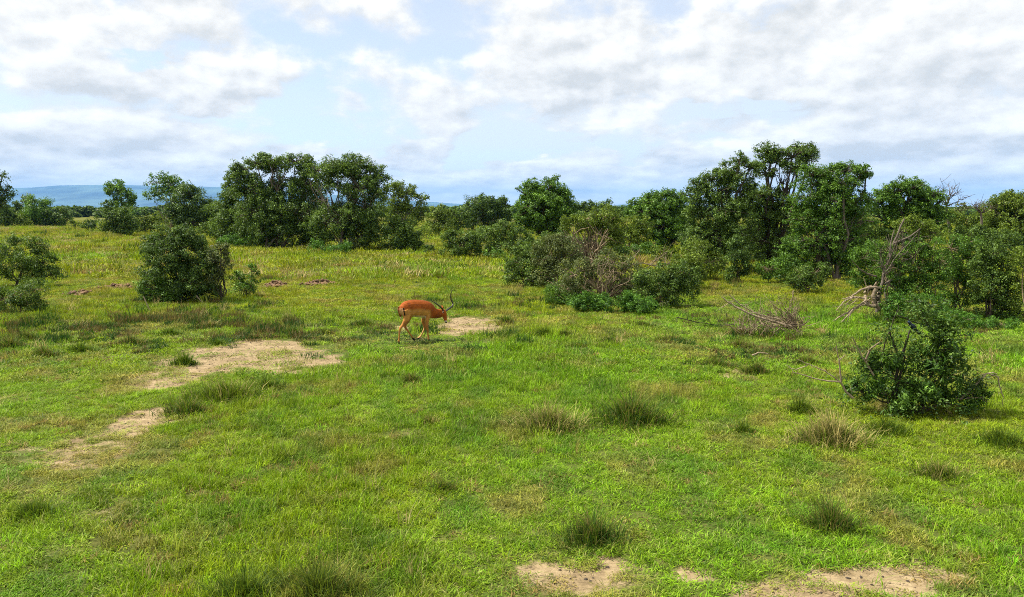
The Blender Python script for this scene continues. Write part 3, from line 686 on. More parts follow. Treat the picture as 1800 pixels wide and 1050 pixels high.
    plant('bush', 'dark bush in the gap below the domed tree at the photo edge', 'bush', (1730, 452), [(1700, 420, 24, 20), (1730, 425, 24, 20), (1765, 432, 28, 18), (1800, 436, 24, 18)], 'olive', 'dkbark', lai=2.6, d=40, group='bushes behind the grove trunks')
    plant('bush', 'dark bush in the thicket gap behind the fan of pale twigs', 'bush', (1000, 455), [(985, 430, 18, 18), (1010, 432, 20, 18), (1040, 440, 22, 14), (1075, 442, 22, 14)], 'dark', 'dkbark', lai=2.6, d=45, group='bushes behind the grove trunks')
    plant('bush', 'low bush strip below the dense round-headed tree', 'bush', (930, 452), [(915, 420, 16, 16), (935, 425, 18, 16), (960, 430, 20, 14), (925, 442, 22, 10)], 'olive', 'dkbark', lai=2.4, d=44, group='bushes behind the grove trunks')
    plant('bush', 'dark bush joining the two big thicket trees', 'bush', (552, 432), [(548, 350, 18, 22), (556, 380, 22, 26), (545, 405, 24, 22), (560, 425, 24, 12)], 'dark', 'dkbark', lai=2.6, d=58, group='bushes behind the grove trunks')
    plant('bush', 'olive bush row end behind the low dark evergreen', 'bush', (385, 420), [(380, 372, 16, 16), (388, 395, 18, 18), (372, 402, 16, 14)], 'olive', 'dkbark', lai=2.5, d=66, group='bushes behind the grove trunks')
    # right-hand thicket
    TH = 'shrubs of the thicket by the dead roots'
    plant('shrub', 'yellow-topped shrub crowning bare upright stems above the dead roots', 'shrub', (1572, 530),
          [(1596, 392, 20, 12), (1618, 396, 20, 13), (1640, 410, 20, 14), (1590, 408, 14, 8), (1560, 440, 14, 14)], 'yellow', 'bark', lai=2.0, stems=6, spread=.25, trunk_r=.07, group=TH,
          extra=fan(1574, 500, 12, 110, 60, 105, .012, 3), d=20.6)
    plant('shrub', 'sparse leafy shrub growing round the trunk of the uprooted tree', 'shrub', (1580, 560), [(1560, 470, 18, 18), (1584, 486, 20, 20), (1566, 510, 20, 18), (1590, 520, 22, 18), (1556, 444, 12, 14), (1572, 540, 22, 14)], 'green', 'twig', lai=1.7, stems=5, d=20.0, group=TH)
    plant('shrub', 'leafy shrub filling the gap below the round-topped tree', 'shrub', (1536, 522), [(1520, 452, 20, 20), (1545, 450, 22, 20), (1530, 482, 24, 20), (1512, 498, 16, 14), (1552, 490, 18, 20)], 'green', 'twig', lai=2.2, stems=4, d=25, group=TH)
    plant('shrub', 'bright leafy shrub amid the thicket beside the bare upright stems', 'shrub', (1640, 548), [(1612, 446, 20, 18), (1640, 440, 20, 16), (1622, 474, 24, 20), (1650, 470, 22, 20), (1610, 502, 22, 20), (1640, 506, 24, 20)], 'green', 'twig', lai=2.0, stems=5, d=19.9, group=TH)
    plant('shrub', 'broad light green shrub filling the thicket below the far olive bush', 'shrub', (1690, 548), [(1672, 438, 22, 16), (1698, 430, 20, 16), (1682, 462, 26, 20), (1706, 476, 24, 22), (1676, 498, 24, 22), (1700, 520, 24, 18), (1660, 530, 20, 14)], 'green', 'twig', lai=2.2, stems=5, d=21, group=TH)
    plant('shrub', 'large dark shrub at the thicket corner over a black shadow', 'shrub', (1752, 566), [(1748, 446, 24, 16), (1730, 470, 22, 22), (1764, 470, 24, 24), (1744, 500, 30, 26), (1772, 512, 22, 26), (1738, 532, 26, 20), (1766, 544, 24, 16)], 'olive', 'dkbark', lai=2.6, stems=5, d=20, group=TH)
    plant('shrub', 'yellow-green shrub cut off at the photo edge by the dark corner shrub', 'shrub', (1806, 574), [(1800, 460, 22, 22), (1812, 500, 22, 26), (1806, 540, 20, 20)], 'yellow', 'twig', lai=2.2, stems=4, d=19.5, group=TH)
    plant('leafy_herb', 'green leafy undergrowth mound behind the bird on its branch', 'herb', (1640, 566), [(1600, 530, 26, 16), (1632, 540, 28, 16), (1662, 552, 24, 12), (1580, 548, 18, 12)], 'lush', 'twig', lai=1.8, leaf=1.2, aspect=.35, stems=4, trunk_r=.012, elong=.5, d=19.2, group='bright green herbs by the dead roots')
    plant('leafy_herb', 'bright green herb bank along the dark corner shrub', 'herb', (1720, 578), [(1700, 562, 26, 9), (1730, 572, 28, 9), (1764, 572, 24, 9)], 'lush', 'twig', lai=1.8, leaf=1.2, aspect=.3, stems=3, trunk_r=.012, elong=.6, group='bright green herbs by the dead roots')
    # left foreground bushes
    plant('shrub', 'dense rounded dark bush standing alone with pale sticks at its foot', 'shrub', (318, 530),
          [(295, 425, 34, 18), (322, 428, 28, 18), (285, 450, 30, 24), (330, 452, 34, 26), (355, 470, 26, 26), (300, 485, 36, 28), (340, 496, 36, 26), (282, 512, 28, 16), (316, 515, 34, 16), (362, 510, 24, 18)], 'dark', 'dkbark', lai=2.9, stems=4, twigs=4, group='bushes standing alone in the grass')
    plant('shrub', 'slim leafy sapling leaning beside the dense rounded bush', 'shrub', (392, 531), [(388, 440, 12, 12), (382, 462, 16, 18), (394, 478, 12, 14), (376, 490, 14, 12), (398, 446, 6, 14)], 'grey', 'dkbark', lai=1.8, gap=.1, stems=2, spread=.06, group='bushes standing alone in the grass')
    plant('leafy_herb', 'low green herb skirt under the dense rounded bush', 'herb', (288, 533), [(275, 508, 24, 16), (300, 520, 24, 11), (262, 520, 14, 10)], 'green', 'twig', lai=2.2, leaf=1.0, group='bushes standing alone in the grass')
    plant('shrub', 'small straggly shrub beside the slim sapling', 'shrub', (438, 524), [(442, 478, 11, 10), (420, 490, 13, 10), (440, 500, 16, 12), (428, 512, 20, 9)], 'green', 'twig', lai=1.6, gap=.1, stems=3, group='bushes standing alone in the grass')
    plant('shrub', 'spreading olive shrub with drooping sprays at the photo edge', 'shrub', (30, 506), [(64, 430, 14, 14), (12, 440, 26, 22), (50, 452, 28, 20), (0, 470, 26, 22), (78, 462, 18, 16), (40, 480, 30, 14), (88, 484, 18, 12)], 'olive', 'dkbark', lai=2.0, gap=.08, stems=5, spread=.6, group='bushes standing alone in the grass')
    plant('shrub', 'low leafy shrub in the grass below the drooping spray shrub', 'shrub', (36, 552), [(30, 518, 26, 18), (58, 510, 22, 16), (14, 532, 20, 14), (46, 536, 26, 12)], 'olive', 'twig', lai=1.8, stems=4, group='bushes standing alone in the grass')


    plant('shrub', 'low tangled shrub linking the dark hollow and the rounded green shrub', 'shrub', (1110, 530), [(1095, 510, 24, 16), (1120, 500, 22, 16), (1135, 520, 20, 14), (1085, 530, 24, 12)], 'olive', 'twig', lai=1.6, stems=6, group='shrubs of the thicket', extra=fan(1110, 522, 14, 60, 20, 160, .012, 3))
    plant('shrub', 'low tangled shrub linking the upright shrub and the dark hollow', 'shrub', (1012, 528), [(995, 505, 24, 16), (1020, 512, 22, 14), (1000, 522, 28, 10)], 'olive', 'twig', lai=1.6, stems=6, group='shrubs of the thicket', extra=fan(1015, 522, 12, 60, 20, 160, .012, 3))


trees()


# ------------------------------------------------------------------ dead wood and the shrub with the bird
def px_tube(T, pts, D, r0, r1, sides=6, jit=0.0, dd=0.0):
    q = np.array([P(p[0], p[1], D + (p[2] if len(p) > 2 else 0) + dd) for p in pts])
    n = max(6, len(pts) * 4); t = np.linspace(0, len(pts) - 1, n); i = np.minimum(t.astype(int), len(pts) - 2); f = (t - i)[:, None]
    c = q[i] * (1 - f) + q[i + 1] * f
    c[1:-1] += rng.normal(0, jit, (n - 2, 3))
    T.add(c, np.linspace(r0, r1, n), sides, cap=False)
    return c


def twigs_on(T, c, n, l, r, sub=2, upb=.3):
    for _ in range(n):
        q = c[rng.integers(1, len(c))]; v = rng.normal(0, 1, 3) + np.array([0, 0, upb]); v /= np.linalg.norm(v)
        e = q + v * l * rng.uniform(.4, 1.0); e[2] = max(e[2], float(zg(e[0], e[1])) + .02)
        p = T.limb(q, e, r, r * .35, .14, 6, 4)
        for _ in range(sub):
            a = p[rng.integers(1, 5)]; w = v + rng.normal(0, .7, 3); T.limb(a, a + w * l * rng.uniform(.2, .5), r * .55, r * .2, .12, 4, 4)


def wood(name, label, cat, base, fn, mat, part='branch'):
    b = G(*base); T = Tubes(); fn(T, b[1]); T.v = [np.concatenate(T.v) - b]
    o = obj(name, T.build(name), M[mat], None, b); return tag(o, label, cat)


def dead_wood():
    def f(T, D):
        o = P(1392, 575, D)
        for _ in range(46):
            an = R(rng.uniform(75, 168)); l = rng.uniform(.3, 1.15)
            e = o + rng.normal(0, .08, 3) + l * np.array([math.cos(an), rng.normal(0, .45), abs(math.sin(an)) * .75])
            e[2] = max(e[2], .05); p = T.limb(o + rng.normal(0, .12, 3) * np.array([1, 1, .4]), e, .011, .004, .10, 7, 5)
            twigs_on(T, p[3:], 3, .28, .004, 1)
        for _ in range(150):
            s = P(rng.uniform(1290, 1410), rng.uniform(570, 592), D + rng.normal(0, .3)); v = np.array([rng.normal(-.15, .4), rng.normal(0, .4), rng.uniform(.05, .75)])
            p = T.limb(s, s + v * rng.uniform(.35, .8), .007, .003, .12, 5, 4); q = p[2]; T.limb(q, q + v * .3 + rng.normal(0, .1, 3), .004, .002, .1, 4, 3)
        px_tube(T, [(1352, 594), (1362, 584), (1372, 576)], D - .2, .012, .016)
    wood('dead_branch', 'low mound of fine dry brown twigs lying in the grass', 'branch', (1362, 590), f, 'twig')

    def f(T, D):
        a = px_tube(T, [(1268, 522), (1290, 538), (1320, 553), (1362, 566), (1390, 574)], D - .3, .012, .030, 7, .006)
        b = px_tube(T, [(1282, 518), (1300, 536), (1330, 552), (1370, 562)], D - .25, .010, .020, 6, .006)
        twigs_on(T, a[:10], 6, .35, .008); twigs_on(T, b[:6], 4, .3, .006)
    wood('dead_bough', 'pale forked dead bough slanting out of the twig mound', 'branch', (1362, 590), f, 'pale')

    def f(T, D):
        a = px_tube(T, [(1290, 571), (1262, 572), (1222, 566), (1190, 558)], D, .014, .01)
        twigs_on(T, a, 12, .45, .006, 2, .5)
        px_tube(T, [(1248, 566), (1240, 554), (1236, 548)], D, .008, .004)
    wood('dead_branch', 'thin dark fallen branch lying flat before the thicket', 'branch', (1240, 574), f, 'dkbark')

    def f(T, D):
        a = px_tube(T, [(1180, 462), (1160, 470), (1130, 462), (1098, 470)], D, .03, .02, 6, .01)
        b = px_tube(T, [(1095, 470), (1112, 456), (1124, 440)], D, .022, .012)
        c = px_tube(T, [(1135, 474), (1150, 460), (1172, 445)], D, .022, .012)
        twigs_on(T, a, 14, .7, .010, 2, .8); twigs_on(T, c, 8, .6, .010)
    wood('dead_branch', 'pale fallen limb behind the tangled shrub with upturned ends', 'branch', (1140, 498), f, 'pale')

    # uprooted dead tree: root plate with roots reaching towards the grass
    b = G(1538, 566); root = empty('uprooted_tree', b, 'uprooted dead tree showing a pale root plate with trailing roots', 'tree')
    D = b[1]
    T = Tubes()
    px_tube(T, [(1542, 548), (1546, 520), (1556, 470), (1574, 420), (1590, 385)], D + .3, .055, .02, 8, .01, .2)
    px_tube(T, [(1556, 500), (1580, 480), (1606, 460), (1612, 440)], D + .4, .03, .012, 7, .01)
    px_tube(T, [(1540, 486), (1524, 482), (1510, 472), (1498, 458)], D + .1, .026, .010, 6, .006)
    px_tube(T, [(1564, 452), (1566, 426), (1572, 404)], D + .2, .03, .01); px_tube(T, [(1572, 428), (1600, 416), (1618, 402)], D + .3, .028, .01)
    px_tube(T, [(1560, 466), (1570, 440), (1586, 404)], D, .022, .008)
    for t in ((1562, 412), (1592, 400), (1612, 412), (1546, 434), (1600, 436), (1540, 456)):
        p = px_tube(T, [(1556 + rng.uniform(-4, 4), 482), ((1560 + t[0]) / 2 + rng.uniform(-5, 5), (470 + t[1]) / 2), t], D + rng.uniform(-.2, .3), .014, .005, 5, .02)
        twigs_on(T, p[4:], 5, .35, .005, 1, .8)
    T.v = [np.concatenate(T.v) - b]; obj('trunk', T.build('trunk'), M['bark'], root)
    T = Tubes()
    c0 = P(1532, 522, D)
    for k in range(16):      # thick root plate lobes round a hollow
        a = k / 16 * 2 * math.pi; rr = .19
        e = c0 + np.array([math.cos(a) * rr * .75, rng.normal(0, .05), math.sin(a) * rr * 1.25])
        T.limb(e + np.array([.05, .15, 0]), e + np.array([rng.normal(-.02, .05), -.12, rng.normal(0, .05)]), .045, .03, .1, 5, 7)
    px_tube(T, [(1540, 508), (1534, 520), (1538, 534), (1546, 544)], D - .15, .05, .04, 8, .008)
    px_tube(T, [(1546, 506), (1530, 505), (1512, 510), (1496, 522), (1480, 526)], D - .1, .038, .012, 7, .005)
    px_tube(T, [(1538, 538), (1518, 534), (1500, 544), (1478, 556), (1454, 572)], D - .2, .042, .012, 7, .006)
    px_tube(T, [(1520, 525), (1500, 522), (1484, 530), (1470, 546)], D - .2, .026, .008)
    px_tube(T, [(1522, 528), (1505, 540), (1492, 556), (1488, 570)], D - .25, .02, .006)
    px_tube(T, [(1526, 516), (1522, 500), (1518, 488)], D - .1, .016, .008)
    a = px_tube(T, [(1500, 544), (1480, 566), (1452, 580), (1440, 592)], D - .3, .016, .006)
    b2 = px_tube(T, [(1440, 574), (1470, 572), (1510, 574), (1545, 572)], D - .3, .014, .008)
    twigs_on(T, a, 8, .3, .005); twigs_on(T, b2, 8, .25, .005)
    for _ in range(14):
        s = P(rng.uniform(1495, 1540), rng.uniform(520, 545), D - .25); an = R(rng.uniform(180, 255))
        e = s + rng.uniform(.25, .6) * np.array([math.cos(an), rng.normal(0, .3), math.sin(an) * .8]); e[2] = max(e[2], .05)
        T.limb(s, e, .011, .004, .14, 7, 4)
    T.v = [np.concatenate(T.v) - b]; obj('root', T.build('root'), M['pale'], root)

    for (base, pts, r, lab) in [((262, 548), [(252, 521), (256, 530), (262, 543), (266, 547)], .018, 'pale bent stick leaning out of grass before the dense bush'),
                                ((360, 535), [(345, 520), (352, 528), (360, 535)], .022, 'short pale stick under the dense rounded bush'),
                                ((470, 428), [(452, 424), (470, 417)], .05, 'pale broken branch at the thicket foot'),
                                ((1330, 655), [(1322, 625), (1334, 620), (1350, 622)], .014, 'pale bent stick resting on the dry grass hummock')]:
        def f(T, D, pts=pts, r=r):
            px_tube(T, pts, D, r, r * .6, 6, .003)
        wood('stick', lab, 'stick', base, f, 'pale')

    # bare dead trees on the skyline
    def bare(base, d, tips, label, org):
        b = P(base[0], HOR, d); b[2] = float(zg(b[0], b[1])); T = Tubes()
        tr = px_tube(T, [(base[0], base[1]), (org[0] + 2, org[1] + 25), org], d, .10, .05, 7, .01)
        for t in tips:
            p = px_tube(T, [org, ((org[0] + t[0]) / 2 + rng.normal(0, 3), (org[1] + t[1]) / 2 + 2), t], d, .045, .014, 5, .03)
            for _ in range(5):
                q = p[rng.integers(3, len(p))]; v = np.array([rng.normal((t[0] - org[0]) / 40, .5), rng.normal(0, .5), rng.uniform(.2, 1)])
                pp = T.limb(q, q + v * rng.uniform(.25, .6), .018, .007, .1, 5, 4)
                T.limb(pp[2], pp[2] + v[[0, 1, 2]] * np.array([-.4, 1, .5]), .01, .005, .1, 4, 4)
        T.v = [np.concatenate(T.v) - b]
        tag(obj('bare_tree', T.build('bare_tree'), M['bark'], None, b), label, 'tree')
    bare((1672, 425), 48, [(1650, 338), (1658, 330), (1680, 326), (1690, 332), (1694, 348), (1672, 328), (1652, 348)], 'leafless dead tree spreading bare twigs on the skyline', (1664, 362))
    bare((1724, 425), 48, [(1712, 358), (1722, 360), (1732, 360), (1740, 366), (1716, 364)], 'smaller leafless treetop beside the domed tree at the photo edge', (1724, 374))

    # foreground shrub carrying the bird
    Df = G(1600, 728)[1]

    def ex(T, b, D):
        s = dict(sides=7, jit=.004)
        px_tube(T, [(1570, 700), (1578, 650), (1590, 612), (1600, 580)], D, .022, .010, **s)
        px_tube(T, [(1572, 700), (1588, 640), (1592, 600)], D - .05, .020, .008, **s)
        px_tube(T, [(1590, 655), (1566, 590), (1560, 560)], D + .1, .016, .007, **s)
        px_tube(T, [(1592, 632), (1612, 618), (1622, 606)], D, .010, .004, **s)
        px_tube(T, [(1660, 700), (1652, 640), (1644, 590), (1622, 556), (1616, 535)], D + .15, .024, .010, **s)
        px_tube(T, [(1640, 590), (1634, 574), (1612, 568), (1576, 554)], D + .12, .014, .006, **s)
        px_tube(T, [(1548, 640), (1556, 600), (1580, 538)], D + .2, .012, .005, **s)
    fx = [(1535, 655, 26, 22), (1575, 668, 30, 28), (1512, 688, 26, 16), (1610, 692, 44, 26), (1662, 655, 30, 36), (1692, 694, 34, 20), (1560, 700, 50, 22), (1640, 708, 60, 20), (1640, 625, 28, 34), (1655, 580, 20, 24), (1556, 628, 18, 20)]
    r = plant('shrub', 'leafy dark shrub on the open grass with bare stems and a perched bird', 'shrub', (1600, 728), fx, 'lancet', 'dkbark', lai=2.2, leaf=2.2, aspect=.22, stems=7, spread=.5, trunk_r=.03, elong=.8, twigs=5, clump=1.0, gap=.15, sat=2,
              extra=ex, group='bushes standing alone in the grass', up=.5)
    # sparse small-leaved growth on its taller stems
    v, t = [], []
    for (px, py, rx, ry, n) in [(1650, 592, 46, 50, 150), (1622, 545, 30, 26, 50), (1670, 630, 36, 46, 120), (1560, 600, 26, 44, 50), (1605, 640, 30, 36, 60), (1520, 640, 26, 30, 40), (1710, 680, 30, 30, 50), (1590, 700, 90, 30, 120)]:
        c = P(px, py, Df); q = rng.normal(0, .5, (n, 3)) * np.array([rx, rx, ry]) * Df / FPX + c
        a, bb = leaf_cloud(q, np.tile([0, 0, 1.], (n, 1)), 9, .075, .045, .022); v.append(a); t.append(bb)
    o = obj('leaf_spray', leaf_mesh(np.concatenate(v) - np.array(r.location), np.concatenate(t)), M['dark'], r)
    s = dict(sides=6, jit=.003)
    D = Df
    for grp in ([([(1500, 700), (1486, 688), (1478, 672), (1440, 668), (1395, 655)], -.1, .018, .006), ([(1478, 672), (1476, 640), (1470, 606)], -.1, .014, .005), ([(1475, 634), (1486, 624)], -.1, .008, .004),
                 ([(1476, 672), (1450, 652), (1420, 640), (1402, 632)], -.05, .010, .004), ([(1420, 642), (1400, 650), (1386, 646)], -.05, .007, .003)],
                [([(1536, 660), (1516, 628), (1497, 592)], -.15, .013, .006), ([(1520, 634), (1530, 614), (1546, 602)], -.15, .015, .009)],
                [([(1690, 700), (1712, 680), (1735, 656), (1754, 662), (1758, 682), (1764, 698)], 0, .014, .006), ([(1752, 658), (1744, 655), (1722, 660)], 0, .009, .005)],
                [([(1680, 702), (1705, 700), (1732, 698)], -.1, .012, .006)]):
        T = Tubes()
        for k, (pts, dd, r0, r1) in enumerate(grp):
            a = px_tube(T, pts, D + dd, r0, r1, **s)
            if k == 0: twigs_on(T, a, 4, .16, .004)
        T.v = [np.concatenate(T.v) - np.array(r.location)]
        obj('dead_twig', T.build('dead_twig'), M['pale'], r)


dead_wood()


# ------------------------------------------------------------------ remeshed animals
def remesh(T, voxel, smooth=6):
    V = np.concatenate(T.v); me = bpy.data.meshes.new('tmp')
    fs = [tuple(q) for F in T.f for q in F] + [tuple(q) for F in getattr(T, 'tri', []) for q in F]
    me.from_pydata([tuple(q) for q in V], [], fs); me.update()
    o = bpy.data.objects.new('tmp', me); COL.objects.link(o)
    m = o.modifiers.new('r', 'REMESH'); m.mode = 'VOXEL'; m.voxel_size = voxel
    m = o.modifiers.new('s', 'SMOOTH'); m.factor = .5; m.iterations = smooth
    bpy.context.view_layer.update(); dg = bpy.context.evaluated_depsgraph_get()
    r = bpy.data.meshes.new_from_object(o.evaluated_get(dg), depsgraph=dg)
    bpy.data.objects.remove(o); bpy.data.meshes.remove(me)
    r.polygons.foreach_set('use_smooth', np.ones(len(r.polygons), bool))
    return r


def coat_mat(name, rough=.75):
    m, nt, out = new_mat(name)
    c = node(nt, 'ShaderNodeAttribute', attribute_name='coat').outputs['Color']
    tc = nt.nodes.new('ShaderNodeTexCoord').outputs['Object']
    n = X(nt, node(nt, 'ShaderNodeTexNoise', {'Vector': tc, 'Scale': 60.0, 'Detail': 4.0}).outputs[0])
    n2 = X(nt, node(nt, 'ShaderNodeTexNoise', {'Vector': tc, 'Scale': 9.0, 'Detail': 5.0, 'Roughness': .7}).outputs[0])
    k = n * .5 + n2 * 1.7 - .12
    bp = node(nt, 'ShaderNodeBump', {'Height': n2 + n * .2, 'Strength': .6, 'Distance': .03})
    cc = mixc(nt, 1.0, c, node(nt, 'ShaderNodeCombineColor', {0: k, 1: k, 2: k}).outputs[0], 'MULTIPLY')
    pb = node(nt, 'ShaderNodeBsdfPrincipled', {'Base Color': cc, 'Roughness': rough, 'Specular IOR Level': .15, 'Normal': bp.outputs[0]})
    nt.links.new(pb.outputs[0], out.inputs[0]); return m


def resample(pts, n):
    pts = np.asarray(pts, float); k = len(pts); t = np.linspace(0, k - 1, n)
    out = np.zeros((n, pts.shape[1]))
    for a in range(n):   # catmull-rom
        i = min(int(t[a]), k - 2); f = t[a] - i
        p0, p1, p2, p3 = pts[max(i - 1, 0)], pts[i], pts[i + 1], pts[min(i + 2, k - 1)]
        out[a] = .5 * (2 * p1 + (p2 - p0) * f + (2 * p0 - 5 * p1 + 4 * p2 - p3) * f * f + (3 * p1 - p0 - 3 * p2 + p3) * f ** 3)
    return out


def impala():
    b = G(738.2, 600.5); YAW = R(35); cw, sw = math.cos(YAW), math.sin(YAW)
    root = empty('impala', b, 'reddish brown horned antelope walking with its head lowered to graze', 'antelope')
    K = 8.08 * FPX / b[1]
    root.rotation_euler = (0, 0, YAW)

    def xz(cx, cy, y=0.0):     # crop pixel and lateral offset -> body length axis and height, for an animal turned away by YAW
        x = ((cx - 470) / K + y * sw) / cw; dep = x * sw + y * cw
        return x, (893 - 117 * dep - cy) / K
    T = Tubes()
    st = [(196, 395, 445, .025), (212, 372, 480, .06), (240, 345, 520, .095), (300, 312, 545, .125), (380, 292, 538, .14), (460, 292, 540, .15), (540, 300, 550, .14), (585, 325, 560, .115), (625, 362, 560, .085), (660, 395, 556, .066), (710, 415, 550, .055), (750, 418, 540, .05), (785, 415, 510, .047)]
    q = []
    for cx, t, bo, hw in st:
        x, zt = xz(cx, t); _, zb = xz(cx, bo); q.append((x, 0, (zt + zb) / 2, hw, (zt - zb) / 2))
    q = resample(q, 40); T.add(q[:, :3], q[:, 3:5], 20, ell=(0, 0, 1))
    hd = [(775, 430, .045, .045), (790, 455, .052, .062), (802, 490, .048, .058), (812, 535, .036, .044), (820, 575, .029, .032), (826, 605, .025, .026), (828, 620, .012, .012)]
    q = resample([(xz(a, c)[0], 0, xz(a, c)[1], w, h) for a, c, w, h in hd], 18); T.add(q[:, :3], q[:, 3:5], 14, ell=(1, 0, 0))
    for sgn, cx, cy in ((-1, 766, 408), (1, 800, 398)):     # ears
        x, z = xz(cx, cy); a = np.array([x, sgn * .035, z - .02]); e = np.array([x - .02 if sgn < 0 else x + .005, sgn * .115, z + .055])
        t = np.linspace(0, 1, 7)[:, None]; T.add(a * (1 - t) + e * t, np.array([[.012, .014], [.02, .012], [.026, .011], [.027, .010], [.023, .010], [.015, .009], [.006, .006]]), 10, ell=(1, 0, 0))
    legs = [  # crop pixels along each leg with radii, lateral offset
        (-.085, [(300, 440, .085), (312, 510, .092), (300, 580, .062), (262, 655, .036), (226, 705, .0275), (214, 770, .018), (207, 850, .0165), (203, 893, .021), (212, 930, .022), (216, 946, .023)]),
        (.085, [(300, 440, .08), (310, 520, .08), (298, 590, .055), (272, 650, .034), (272, 690, .026), (310, 750, .0175), (350, 815, .016), (370, 848, .020), (388, 868, .022), (396, 878, .021)]),
        (-.075, [(585, 430, .06), (588, 490, .066), (580, 560, .050), (572, 640, .034), (578, 715, .026), (584, 780, .0165), (590, 840, .016), (592, 868, .020), (598, 884, .022), (600, 895, .022)]),
        (.075, [(560, 450, .055), (540, 520, .06), (512, 575, .046), (516, 630, .032), (530, 685, .026), (510, 740, .0175), (480, 800, .016), (458, 828, .020), (440, 848, .021), (430, 862, .020)])]
    for y, pts in legs:
        q = resample([(xz(a, c, y)[0], y * (1.0 if i > 1 else .8), xz(a, c, y)[1], r * (.8 if i < 3 else 1), r) for i, (a, c, r) in enumerate(pts)], 40)
        T.add(q[:, :3], q[:, 3:5], 12, ell=(1, 0, 0))
    tail = [(200, 400, .020), (198, 440, .017), (206, 490, .019), (222, 545, .018), (236, 585, .008)]
    q = resample([(xz(a, c)[0], 0, xz(a, c)[1], r) for a, c, r in tail], 16); T.add(q[:, :3], q[:, 3], 10, ell=(1, 0, 0))
    me = remesh(T, .0080, 4); me.name = 'body'
    co = np.zeros(len(me.vertices) * 3, np.float32); me.vertices.foreach_get('co', co); co = co.reshape(-1, 3)
    y = co[:, 1]; cx = (co[:, 0] * cw - y * sw) * K + 470; cy = 893 - 117 * (co[:, 0] * sw + y * cw) - co[:, 2] * K
    RED, TAN, WHT, BLK, DRK = (.30, .070, .008), (.44, .200, .045), (.62, .52, .40), (.012, .010, .009), (.15, .036, .007)
    C = np.tile(np.array(TAN), (len(co), 1))
    def put(w, c):
        w = np.clip(w, 0, 1)[:, None]; C[:] = C * (1 - w) + np.array(c) * w
    body = (cx > 190) & (cx < 660) & (cy < 560)
    edge = 432 + 18 * np.sin(cx / 45) * .3 + np.where(cx < 330, (330 - cx) * .25, 0)
    put(body * (1 - sst(edge - 20, edge + 22, cy)), RED)
    put(body * (1 - sst(300, 330, cy)) * .5, DRK)
    put(((cx > 385) & (cx < 560)) * sst(512, 538, cy) * (cy < 556) * .8, WHT)
    put(sst(605, 650, cx) * (cy < 620), RED); put(sst(640, 700, cx) * sst(470, 520, cy) * (cx < 780) * .6, DRK)  # rufous neck; its underside darkened, shadow painted into the coat colour
    put(((cx > 770) & (cy > 585)) * 1.0, (.55, .45, .36)); put(((cx > 815) & (cy > 600)) * 1.0, BLK)
    put(((cx > 780) & (cx < 800) & (cy > 440) & (cy < 470)) * .4, WHT)
    put(((cy < 405) & (cx > 745) & (np.abs(y) > .085)) * 1.0, DRK)
    put((cx < 262) * (cy > 420) * (cy < 560) * sst(.015, .04, np.abs(y)) * .40, (.50, .34, .18))
    put(((cx > 262) & (cx < 296) & (cy > 412) & (cy < 530) & (np.abs(cx - 270 - (cy - 412) * .17) < 9) & (np.abs(y) > .05)) * 1.0, BLK)
    put(((cx < 232) & (cy > 395) & (cy < 590) & (np.abs(y) < .022)) * 1.0, DRK); put(((cx < 245) & (cy > 545) & (cy < 592) & (np.abs(y) < .024)) * 1.0, WHT)
    leg = cy > 600
    put(leg * (np.abs(y) > .03) * .65, (.30, .115, .026))
    put(leg * ((cx > 400) & (cx < 520) & (cy > 690)) * .6, (.66, .42, .16))
    foot = np.where(cx < 300, 893, np.where((cx > 540), 862, 838))
    put(sst(foot - 8, foot + 8, cy), BLK)
    at = me.attributes.new('coat', 'FLOAT_COLOR', 'POINT'); at.data.foreach_set('color', np.concatenate([C, np.ones((len(C), 1))], 1).astype(np.float32).ravel())
    obj('body', me, coat_mat('antelope_coat'), root)
    hm, nt, out = new_mat('ringed_horn')
    tc = nt.nodes.new('ShaderNodeTexCoord').outputs['Object']
    n = node(nt, 'ShaderNodeTexNoise', {'Vector': tc, 'Scale': 40.0}).outputs[0]
    pb = node(nt, 'ShaderNodeBsdfPrincipled', {'Base Color': ramp(nt, n, [(.3, (.012, .010, .008)), (.7, (.05, .04, .03))]), 'Roughness': .4}); nt.links.new(pb.outputs[0], out.inputs[0])
    for lab, pts in (('dark ringed horn curving up and forward', [(812, 452, .02), (850, 415, .07), (905, 362, .13), (912, 318, .17), (888, 258, .17), (886, 205, .15), (898, 150, .12), (922, 112, .10)]),
                     ('foreshortened horn sweeping back', [(795, 440, -.02), (772, 402, -.08), (745, 372, -.17), (712, 345, -.26), (680, 325, -.30), (650, 308, -.30)])):
        T = Tubes(); q = resample([(xz(a, c, yy)[0], yy, xz(a, c, yy)[1]) for a, c, yy in pts], 60)
        t = np.linspace(0, 1, 60); r = .0185 * (1 - t) ** .7 + .003; r = r * (1 + .10 * np.sin(t * 95) * (t < .7))
        T.add(q, r, 10, ell=(0, 1, 0)); h = obj('horn', T.build('horn'), hm, root); h['label'] = lab
    em, nt, out = new_mat('dark_eye'); pb = node(nt, 'ShaderNodeBsdfPrincipled', {'Base Color': (.01, .008, .006, 1), 'Roughness': .1}); nt.links.new(pb.outputs[0], out.inputs[0])
    for sgn in (-1, 1):
        T = Tubes(); x, z = xz(798, 462, sgn * .045); t = np.linspace(-1, 1, 7); q = np.stack([np.full(7, x), sgn * .05 + t * .008, np.full(7, z)], 1)
        T.add(q, .012 * np.sqrt(np.clip(1 - t * t, .02, 1)), 10, ell=(0, 0, 1)); obj('eye', T.build('eye'), em, root)


impala()


